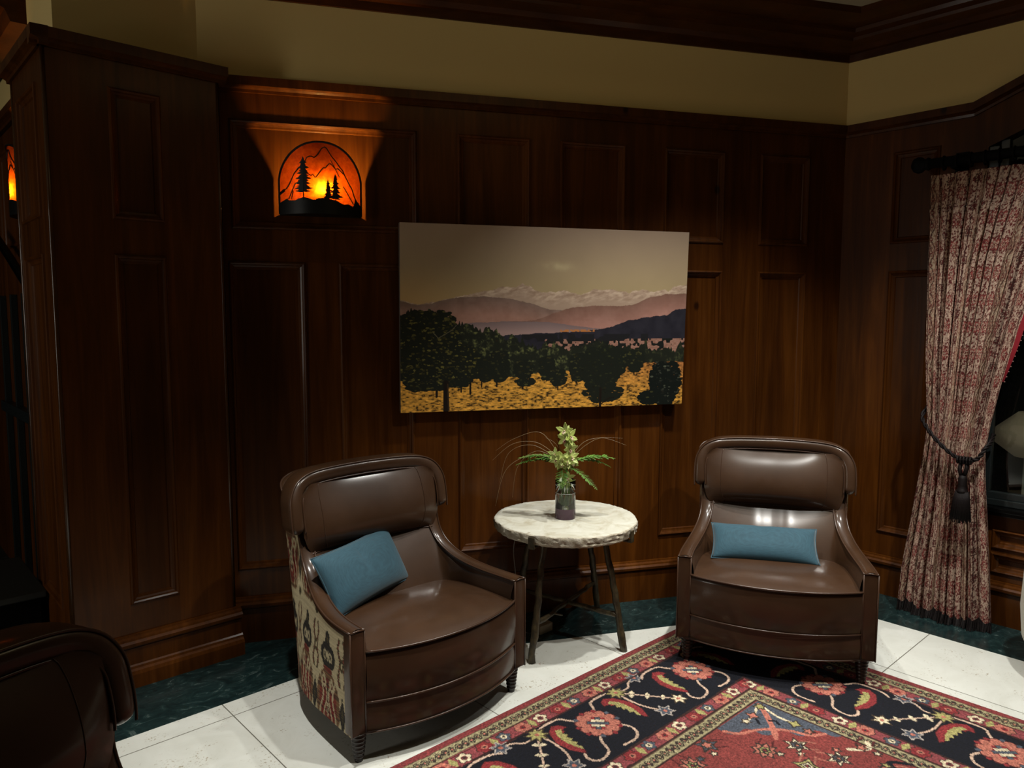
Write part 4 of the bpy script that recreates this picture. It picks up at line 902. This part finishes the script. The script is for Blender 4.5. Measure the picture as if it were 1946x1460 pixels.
# ------------------------------------------------------------------ rug
RX, RY = 3.39, 2.118
def make_rug():
    st = .0042; cv = Canvas(.75, -.45, RX, RY, st, (.55, .22, .22)); X, Y = cv.X, cv.Y
    wob = (vnoise(X, Y, 14, 1)-.5)*.006
    D = np.minimum(RX-X, RY-Y)+wob; side = (RX-X) < (RY-Y)      # D: distance from the nearer edge
    A = np.where(side, Y, X)                                    # running coordinate
    col = lambda *c_: np.array(c_)
    edge = col(.47, .20, .20); beige = col(.58, .54, .41); bl = col(.20, .16, .14); pink = col(.50, .24, .25); navy = col(.055, .060, .095); red = col(.47, .21, .195); rose = col(.66, .40, .34); cream = col(.80, .74, .62); olive = col(.60, .57, .36); slate = col(.28, .30, .34); dred = col(.50, .17, .18)
    C = cv.C; C[:] = red; C[D < .64] = beige; C[D < .572] = pink; C[D < .500] = navy; C[D < .165] = pink; C[D < .095] = beige; C[D < .030] = edge
    def guard(d0, d1):
        w_ = d1-d0; m = (D > d0) & (D < d1); dd = (D-d0)/w_-.5; ph = A/.062
        s1 = .26*np.sin(2*PI*ph); cur = np.abs(dd-s1) < .055; cur2 = np.abs(dd+s1) < .055; m2 = m & (cur | cur2); C[m2] = bl
        fr = ph*2 % 1-.5; ring = np.abs(np.hypot(fr*.50, dd)-.12) < .045; C[m & ring] = bl*1.1; C[m & (np.abs(dd) > .43)] = (.34, .26, .20)
        C[m & (np.hypot(fr*.5, dd) < .06)] = rose
    guard(.030, .095); guard(.575, .640)
    def flower_band(d0, d1, off):
        w_ = d1-d0; m = (D > d0) & (D < d1); dd = (D-(d0+d1)/2); per = .098; k = np.floor((A+off)/per).astype(int); fr = ((A+off)/per % 1-.5)*per
        kind = k % 4; r = np.hypot(fr, dd); th = np.arctan2(dd, fr); pet = .036*(.78+.22*np.abs(np.cos(th*3))); pet2 = .030*(.62+.38*np.abs(np.cos(th*2.5)))
        for q_, (c1, c2, R_) in enumerate(((cream, pink*.8, pet2), (dred*.95, rose, pet), (slate, cream, pet2*.95), (rose, dred, pet))):
            mm = m & (kind == q_); C[mm & (r < R_+.004)] = bl; C[mm & (r < R_)] = c1; C[mm & (r < .013)] = c2; C[mm & (r < .006)] = bl
        fr2 = ((A+off)/per+.5) % 1-.5; mm = m & (np.abs(fr2*per)/.016+np.abs(dd)/.034 < 1) & ((np.floor((A+off)/per+.5).astype(int) % 2) == 0); C[mm] = olive
        C[m & (np.abs(dd) > w_/2-.004)] = (.22, .10, .10)
    flower_band(.097, .163, .02); flower_band(.502, .570, .05)
    # main border ornament; local (t along border, d from edge)
    def unit(tf, t0, full):
        def T(P): return [tf(t0+t, d) for t, d in P]
        sw = .0105; cl = (.74, .63, .55)
        for sg in (1, -1):
            m_ = lambda P: T([(sg*t, d) for t, d in P])
            cv.line(bezT(m_([(.235, .205), (.205, .185), (.15, .178), (.095, .185), (.075, .215), (.05, .25)])), sw, cl)
            cv.line(bezT(m_([(.05, .36), (.075, .41), (.06, .455), (.02, .475), (-.04, .472)])) if sg > 0 else bezT(m_([(.05, .36), (.085, .40), (.115, .46), (.18, .475), (.205, .44), (.185, .40)])), sw, cl)
            if full:
                cv.line(bezT(m_([(.235, .205), (.30, .215), (.345, .185), (.385, .178)])), sw*.9, cl)
                cv.line(bezT(m_([(.235, .205), (.228, .28), (.238, .36), (.272, .43)])), sw*.9, cl)
                ax = [(.235+.155*k, .205+.205*k) for k in np.linspace(0, 1, 9)]; cv.line(m_(ax), sw*.8, cl)
                for k in (2, 4, 6):
                    t, d = ax[k]; t += .006; d += .008
                    for e in (-1, 1):
                        L = .036-.002*k; ux, uy = .60+.0*e, .79; px_, py_ = -.79*e, .60*e; q1 = (t+(ux*.15+px_*.35)*L, d+(uy*.15+py_*.35)*L); q2 = (t+(-ux*.25+px_*1.0)*L, d+(-uy*.25+py_*1.0)*L); q3 = (t+(-ux*.65+px_*.45)*L, d+(-uy*.65+py_*.45)*L); q4 = (t-ux*.45*L, d-uy*.45*L)
                        cv.poly(m_([(t, d), q1, q2, q3, q4]), cream, (.25, .2, .2), .0016)
            # crescent leaves with serrated edge
            c_ = [(.125, .235), (.155, .225), (.180, .25), (.192, .30), (.190, .35), (.172, .40)]
            cr = [(.112, .245), (.125, .215), (.155, .200), (.195, .228), (.220, .29), (.217, .355), (.185, .415), (.172, .395), (.178, .375), (.163, .372), (.172, .35), (.157, .342), (.168, .32), (.152, .312), (.163, .29), (.146, .285), (.156, .265), (.138, .262), (.140, .248)]
            cv.poly(m_(cr), dred if sg > 0 else dred, (.20, .08, .08), .003)
            il = [(.140, .240), (.163, .232), (.182, .26), (.190, .30), (.186, .345), (.172, .39), (.163, .372), (.172, .35), (.157, .342), (.168, .32), (.152, .312), (.163, .29), (.146, .285), (.156, .265)]
            cv.poly(m_(il), olive)
            for (t, d), r_, c1, n_ in (((.235, .205), .052, olive, 8), ((.395, .176), .042, slate, 6), ((.272, .432), .042, slate, 6), ((.392, .412), .042, cream, 6))[:4 if full else 0]:
                x, y = T([(sg*t, d)])[0]; cv.star(x, y, r_, n_, c1, .50, .3, (.62, .58, .55) if c1 is slate else (.25, .2, .15))
                cv.ell(x, y, .009, .009, rose)
        x, y = T([(0, .308)])[0]
        cv.star(x, y, .092, 10, rose, .80, 0, (.28, .12, .12), True)
        for k in range(10): a = 2*PI*(k+.5)/10; cv.ell(x+.088*math.cos(a), y+.088*math.sin(a), .010, .010, slate if k % 3 == 0 else dred)
        cv.star(x, y, .050, 6, dred, .72, .2, None)
        for i in range(-1, 2):
            for j in range(-1, 2): cv.poly([(x+i*.024+dx*.0135, y+j*.024+dy*.0135) for dx, dy in ((-1, 0), (0, -1), (1, 0), (0, 1))], cream if (i+j) % 2 else slate, bl, .002)
        for i, j in ((.5, .5), (-.5, .5), (.5, -.5), (-.5, -.5)): cv.ell(x+i*.024, y+j*.024, .009, .009, cream if i*j > 0 else slate)
    bezT = lambda P: bez(P, 5)
    fL = lambda t, d: (t, RY-d); fR = lambda t, d: (RX-d, t)
    for t0 in (.83, 1.48, 2.13, 2.78): unit(fL, t0, t0 in (.83, 2.13))
    for t0 in (-.61, .02, .671, 1.35): unit(fR, t0, t0 in (-.61, .671))
    # corner: keep the navy turn tidy
    m = (RX-X < .5) & (RY-Y < .5) & (D > .167) & (np.maximum(RX-X, RY-Y) < .22); C[m] = navy
    # field
    fx, fy = RX-.645, RY-.645; u_ = fx-X; v_ = fy-Y; F = (u_ > 0) & (v_ > 0)
    f = np.abs(u_-v_); lob = .33+.03*np.sin((u_-v_)*34)
    slm = F & ((u_+v_) < lob+.22*np.exp(-(f/.05)**2)*0-.55*np.clip(.10-f, 0, 1)*0); C[slm] = slate
    def L(P, w_, c_): cv.line(bezT([(fx-a, fy-b) for a, b in P]), w_, c_)
    L([(.03, .30), (.08, .27), (.11, .20), (.15, .155), (.20, .19), (.15, .155), (.20, .11), (.27, .08), (.30, .03)], .016, rose)
    L([(.02, .02), (.07, .08), (.15, .155)], .022, rose); L([(.02, .03), (.05, .12), (.045, .19)], .012, cream); L([(.03, .02), (.12, .05), (.19, .045)], .010, cream)
    def S_(a, b, r_, n_, c_, inn=.5, oc=None, rot=.2): cv.star(fx-a, fy-b, r_, n_, c_, inn, rot, oc or bl)
    S_(.03, .03, .028, 6, olive); S_(.05, .19, .030, 4, olive); S_(.115, .045, .03, 4, rose); S_(.175, .05, .022, 5, cream); S_(.06, .25, .025, 5, rose); L([(.10, .11), (.085, .13), (.10, .15)], .012, navy); L([(.13, .07), (.15, .095)], .012, navy)
    r = random.Random(12); placed = []
    for k in range(9000):
        a = r.uniform(.02, 2.0); b = r.uniform(.02, 2.0)
        if a+b < .43 or any(math.hypot(a-p, b-q_) < .118 for p, q_ in placed): continue
        placed.append((a, b))
        kd = r.choice((0, 1, 2, 3, 5, 0, 1, 2, 5, 4)); an = r.uniform(0, 2*PI)
        P = [(a+.095*t*math.cos(an+1.6*t), b+.095*t*math.sin(an+1.6*t)) for t in (-.8, -.3, .2, .8)]; L(P, .008, (.30, .12, .12) if kd % 2 else rose*.9)
        if kd == 0: S_(a, b, .050, 6, cream, .45, None, an); S_(a, b, .026, 6, slate, .6, None, an); S_(a, b, .012, 6, rose, .6, None, an)
        elif kd == 1: S_(a, b, .048, 5, slate, .45, None, an); S_(a, b, .024, 5, rose, .6, None, an)
        elif kd == 2: S_(a, b, .052, 4, olive, .5, None, an); S_(a, b, .026, 4, cream, .6, None, an); S_(a, b, .010, 4, dred, .6, None, an)
        elif kd == 3: L([(a-.05, b), (a-.01, b+.018), (a+.045, b-.028)], .018, cream); S_(a, b, .024, 5, rose)
        elif kd == 4: L([(a-.045, b+.03), (a, b-.03), (a+.042, b+.03)], .018, navy); S_(a+.03, b-.03, .022, 5, olive)
        else: S_(a, b, .052, 8, rose, .6, None, an); S_(a, b, .028, 6, olive, .6, None, an); S_(a, b, .012, 6, dred, .6)
        S_(a+.055*math.cos(an), b+.055*math.sin(an), .018, 5, [rose, cream, slate][k % 3], .5, None, an)
    for d_ in (.64, .572, .500, .167):
        m = (np.abs(D-d_) < .0035); C[m] = (.20, .12, .11)
    # abrash: slow colour drift and pile speckle
    C *= (.92+.20*(fbm(X, Y, 3, 3, 71)))[..., None]; C *= (.80+.40*vnoise(X, Y, 230, 72))[..., None]
    return cv
cv = make_rug()
rug = empty('area_rug', (0, 0, 0)); tag(rug, 'patterned wool rug with a navy floral border and red field lying on the pale tiles', 'rug')
Z = .0075+.0010*vnoise(cv.X, cv.Y, 300, 3)
grid_obj('rug_pile', np.stack([cv.X, cv.Y, Z], -1), RUGM, rug, cv.C)
bm = bmesh.new(); box(bm, .75, RX+.001, -.45, RY+.001, .0004, .0072); obj('rug_backing', bm, mat('rug_edge', (.16, .035, .035), .95), rug, smooth=False)
bm = bmesh.new(); r = random.Random(3)
for k in range(2200):
    if k % 3: x = r.uniform(.75, RX); p = Vector((x, RY, .005)); d = Vector((r.uniform(-.4, .4), 1, 0))
    else: y = r.uniform(-.45, RY); p = Vector((RX, y, .005)); d = Vector((1, r.uniform(-.4, .4), 0))
    e = p+d.normalized()*r.uniform(.004, .010); e.z = .0012; sd = Vector((-d.y, d.x, 0)).normalized()*.0011
    bm.faces.new([bm.verts.new(v) for v in (p-sd, p+sd, e+sd*.4, e-sd*.4)])
o = obj('edge_fuzz', bm, mat('rug_fuzz', (.20, .11, .10), .95), rug, smooth=False); o['kind'] = 'stuff'

# ------------------------------------------------------------------ curtain, rod, tieback
XC = 4.285
def curt_edges(z):
    l = np.interp(z, [.05, .25, .60, .88, 1.03, 1.12, 1.4, 2.34], [1.455, 1.445, 1.405, 1.375, 1.365, 1.368, 1.385, 1.418])
    r_ = np.interp(z, [.05, .30, .60, .80, .93, 1.05, 1.25, 1.55, 1.9, 2.34], [1.015, 1.035, 1.065, 1.085, 1.092, 1.078, 1.045, .985, .90, .74]); return l, r_
def curtain_paint(U, Zc):
    U = U+.006*(vnoise(U, Zc, 60, 4)-.5); C = np.empty(U.shape+(3,)); C[:] = (.70, .60, .53); mar = np.array((.36, .14, .13)); br = np.array((.25, .13, .11)); pk = np.array((.52, .25, .23))
    per = .120; k = np.floor(U/per).astype(int); a = (U/per % 1-.5)*per; zz = Zc % .135-.0675; z2 = (Zc+.0675) % .135-.0675; r1 = np.hypot(a, zz); r2 = np.hypot(np.abs(a)-.06, z2); th = np.arctan2(zz, a); th2 = np.arctan2(z2, np.abs(a)-.06)
    stripe = (k % 5 == 0)
    C[(vnoise(U, Zc, 170, 6) > .56)] = mar; C[(np.abs(vnoise(U, Zc, 120, 8)-.5) < .06)] = (.66, .57, .50)
    C[np.abs(r1-.040*(.82+.18*np.cos(th*8))) < .0045] = mar; C[np.abs(r1-.026*(.8+.2*np.cos(th*6))) < .004] = pk; C[r1 < .013*(.7+.3*np.cos(th*6))] = mar; C[r1 < .004] = (.7, .6, .5)
    C[np.abs(r2-.024*(.8+.2*np.cos(th2*8))) < .004] = br; C[r2 < .011] = mar
    sw = a-.010*np.sin(Zc*46); m = stripe & (np.abs(a) < .035); C[m] = .45*C[m]+.55*np.array((.62, .55, .45)); C[m & (np.abs(np.abs(sw)-.010) < .003)] = br; C[m & (np.hypot(a, Zc % .068-.034) < .010)] = mar; C[m & (np.hypot(a, Zc % .068-.034) < .004)] = (.62, .55, .46)
    C[np.abs(np.abs(a)-.057) < .0022] = br; C[stripe & (np.abs(np.abs(a)-.037) < .002)] = mar
    C *= (.88+.3*vnoise(U, Zc, 420, 15))[..., None]; return C
curt = empty('curtain', (XC, 1.2, .05)); tag(curt, 'red and cream patterned curtain tied back beside the dark window', 'curtain')
nu, nz = 520, 620; Zs = np.linspace(.055, 2.335, nz); Us = np.linspace(0, 1, nu)
UU, ZZ = np.meshgrid(Us, Zs, indexing='ij'); l, r_ = curt_edges(ZZ); cloth = 1.75
width = l-r_; ph = UU*11.5+.35*np.sin(UU*9+1)+.10*np.sin(ZZ*2.2+UU*7); tight = np.exp(-((ZZ-.97)/.16)**2)
amp = (.046*(1-.40*tight))*(.75+.45*np.sin(UU*23+2)); amp *= np.where(ZZ > 2.16, .62, 1)
wv = np.sin(2*PI*ph); yy = l-width*(UU+.010*np.cos(2*PI*ph)*1.2); bow = np.sin(PI*UU)*.030*(1+tight*.6)
xx = XC-bow-amp*(1.25*np.abs(np.sin(PI*ph+.25*np.sin(ZZ*1.7+UU*5)))**.65-.55+.18*np.sin(6*PI*ph+ZZ*1.5))-.018*(1-np.clip((ZZ-.05)/.5, 0, 1))
pinch = np.exp(-((ZZ-2.16)/.03)**2); xx += .006*pinch*np.cos(6*PI*ph)
hem = .012*np.sin(2*PI*ph)+.010*np.sin(UU*17); zz_ = ZZ+hem*np.clip(1-(ZZ-.055)/.2, 0, 1)
grid_obj('curtain_cloth', np.stack([xx-XC, yy-1.2, zz_-.05], -1), CURT, curt, curtain_paint(UU*cloth, ZZ))
# red turned-back lining on the window side with small beads
j0 = np.searchsorted(Zs, 1.28); Pz = Zs[j0:]; G = np.zeros((2, len(Pz), 3)); ex = xx[-1, j0:]-XC; ey = yy[-1, j0:]-1.2
wd = np.interp(Pz, [1.28, 1.45, 2.0, 2.3], [.004, .018, .032, .036])
G[0] = np.stack([ex, ey, Pz-.05], -1); G[1] = np.stack([ex+.016, ey-wd, Pz-.05], -1); grid_obj('red_lining', G, RED, curt)
bm = bmesh.new()
for k in range(0, len(Pz), 7):
    r3 = bmesh.ops.create_icosphere(bm, subdivisions=1, radius=.0032); bmesh.ops.translate(bm, verts=r3['verts'], vec=(ex[k]+.016, ey[k]-wd[k]-.003, Pz[k]-.05))
o = obj('bead_trim', bm, mat('bead', (.30, .16, .13), .5), curt); o['kind'] = 'stuff'
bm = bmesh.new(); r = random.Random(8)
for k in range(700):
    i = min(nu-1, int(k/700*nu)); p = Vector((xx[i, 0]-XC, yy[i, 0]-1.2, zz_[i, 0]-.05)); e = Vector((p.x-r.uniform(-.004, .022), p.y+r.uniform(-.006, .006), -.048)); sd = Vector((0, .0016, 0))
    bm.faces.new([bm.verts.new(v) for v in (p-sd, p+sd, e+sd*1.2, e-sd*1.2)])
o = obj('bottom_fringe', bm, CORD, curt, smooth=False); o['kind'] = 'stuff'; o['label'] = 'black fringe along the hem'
# rod with finial and rings
rod = empty('curtain_rod', (XC+.0, 1.2, 2.40)); tag(rod, 'thick black curtain rod with a round finial above the patterned curtain', 'curtain rod')
bm = bmesh.new(); tube(bm, [(0, .225, 0), (0, -.5, 0), (0, -2.2, 0)], .026, 16); obj('pole', bm, MATTE, rod)
bm = bmesh.new(); lathe(bm, [(0, .0), (.030, .005), (.034, .014), (.030, .022), (.026, .026), (.040, .045), (.043, .062), (.034, .082), (.014, .094), (0, .096)], 20)
bmesh.ops.rotate(bm, verts=bm.verts, cent=(0, 0, 0), matrix=Matrix.Rotation(-PI/2, 3, 'X')); bmesh.ops.translate(bm, verts=bm.verts, vec=(0, .222, 0)); fixn(bm); obj('finial', bm, MATTE, rod)
bm = bmesh.new(); box(bm, .0, XB-XC, .10, .13, -.035, -.015, .002); box(bm, XB-XC-.012, XB-XC, .085, .145, -.08, .06, .002); obj('bracket', bm, MATTE, rod, smooth=False)
for k in range(8):
    y = .16-.062*k; bm = bmesh.new(); tube(bm, [(.034*math.cos(a), y, .034*math.sin(a)-.006) for a in [2*PI*q_/20 for q_ in range(21)]], .0045, 6, False); obj('ring', bm, MATTE, rod)
# tieback rope with tassel
tie = empty('curtain_tieback', (XC-.07, 1.15, .88)); tag(tie, 'dark twisted rope tieback with a big tassel around the patterned curtain', 'tieback')
def yz(y, z, x): return Vector((x-(XC-.07), y-1.15, z-.88))
rope = interp([(4.36, 1.372, 1.16), (XC-.045, 1.385, 1.085), (XC-.085, 1.345, 1.02), (XC-.105, 1.27, .945), (XC-.112, 1.20, .895), (XC-.115, 1.155, .885), (XC-.108, 1.105, .895), (XC-.08, 1.080, .945), (XC-.02, 1.072, .975), (4.38, 1.09, 1.0)], 10)
for off in (0, PI):
    bm = bmesh.new(); pts = []
    Pq, Tq, Nq = frames(rope)
    for k, (p, t, n_) in enumerate(zip(Pq, Tq, Nq)):
        a = off+k*.75; b_ = t.cross(n_); p2 = p+n_*math.cos(a)*.0055+b_*math.sin(a)*.0055; pts.append(yz(p2.y, p2.z, p2.x))
    tube(bm, pts, .0062, 7); obj('rope_strand', bm, CORD, tie)
bm = bmesh.new(); o0 = yz(1.158, .885, XC-.122)
for k in range(5): tube(bm, [o0+Vector((-.014*math.cos(a)-.004, -.030+.014*k, .016*math.sin(a)+.0)) for a in [2*PI*q_/14 for q_ in range(15)]], .0055, 6, False)
obj('knot', bm, CORD, tie)
bm = bmesh.new(); tube(bm, [o0+Vector((0, .012, -.01)), o0+Vector((-.004, .016, -.05)), o0+Vector((-.002, .006, -.09))], .010, 8); tube(bm, [o0+Vector((0, -.014, -.01)), o0+Vector((-.006, -.016, -.04)), o0+Vector((-.002, -.004, -.085))], .010, 8); obj('tassel_loop', bm, CORD, tie)
bm = bmesh.new(); lathe(bm, [(0, -.075), (.016, -.08), (.021, -.095), (.019, -.13), (.020, -.148), (.026, -.155), (.026, -.165), (0, -.165)], 20); bmesh.ops.translate(bm, verts=bm.verts, vec=o0+Vector((-.004, 0, 0))); fixn(bm); obj('tassel_head', bm, CORD, tie)
bm = bmesh.new(); n_ = 72
for k in range(n_):
    a = 2*PI*k/n_; r0_ = .028; r1_ = .044+random.uniform(-.004, .003); z1 = -.305+random.uniform(-.012, .010)
    tube(bm, [o0+Vector((-.004+r0_*.7*math.cos(a), r0_*math.sin(a), -.160)), o0+Vector((-.004+.034*math.cos(a), .036*math.sin(a), -.20)), o0+Vector((-.004+r1_*math.cos(a), r1_*math.sin(a), z1))], .0026, 4)
lathe(bm, [(0, -.160), (.026, -.162), (.034, -.20), (.040, -.29), (0, -.29)], 20, (o0.x-.004, o0.y)) if False else None
for v in bm.verts: pass
bm2 = bmesh.new(); lathe(bm2, [(0, -.160), (.024, -.164), (.031, -.20), (.038, -.295), (0, -.295)], 20); bmesh.ops.translate(bm2, verts=bm2.verts, vec=o0+Vector((-.004, 0, 0))); fixn(bm2)
sk = obj('tassel_skirt', bm, CORD, tie); sk['kind'] = 'stuff'; obj('tassel_core', bm2, CORD, tie)

# beige lantern outside, seen through the glass
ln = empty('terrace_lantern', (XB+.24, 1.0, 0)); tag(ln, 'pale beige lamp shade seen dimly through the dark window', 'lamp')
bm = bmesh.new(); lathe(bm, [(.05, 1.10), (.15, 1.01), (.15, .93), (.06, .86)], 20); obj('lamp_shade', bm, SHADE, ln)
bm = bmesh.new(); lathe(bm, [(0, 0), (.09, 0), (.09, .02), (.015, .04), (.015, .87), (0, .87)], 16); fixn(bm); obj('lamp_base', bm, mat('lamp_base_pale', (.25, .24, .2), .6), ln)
# cream tub chair cut by the right edge
TUB = mat('cream_upholstery', (.46, .42, .33), .8, **{'Sheen Weight': .2})
tc = empty('tub_chair', (4.012, .486, 0), .8); tag(tc, 'cream upholstered tub chair at the right edge, only a sliver of its rounded side showing', 'armchair')
def ring_solid(bm, rin, rout, a0, a1, topf, n=40):
    rows = []
    for k in range(n+1):
        a = a0+(a1-a0)*k/n; zt = topf(a); R_ = []
        for r_, z in ((rin, .30), (rin, zt-.03), (rin+.02, zt-.005), ((rin+rout)/2, zt), (rout-.02, zt-.008), (rout, zt-.04), (rout+.012, .30), (rout, .16), (rout-.04, .07), (rin, .07)):
            R_.append(bm.verts.new((r_*math.sin(a), r_*math.cos(a), z)))
        rows.append(R_)
    for A, B in zip(rows, rows[1:]):
        m_ = len(A)
        for k in range(m_): bm.faces.new((A[k], A[(k+1) % m_], B[(k+1) % m_], B[k]))
    bm.faces.new(rows[0][::-1]); bm.faces.new(rows[-1])
bm = bmesh.new(); ring_solid(bm, .26, .345, -2.2, 2.2, lambda a: .50+.14*math.cos(a/2)**2); fixn(bm); obj('backrest', bm, TUB, tc, auto=60)
bm = bmesh.new(); lathe(bm, [(0, .10), (.25, .10), (.262, .13), (.262, .38), (.24, .425), (0, .445)], 40); fixn(bm); obj('seat', bm, TUB, tc)
for a in (.7, 2.3, -.7, -2.3):
    bm = bmesh.new(); lathe(bm, [(0, .075), (.022, .075), (.015, 0), (0, 0)], 14, (.27*math.sin(a), .27*math.cos(a))); fixn(bm); obj('leg', bm, DARKWOOD, tc)
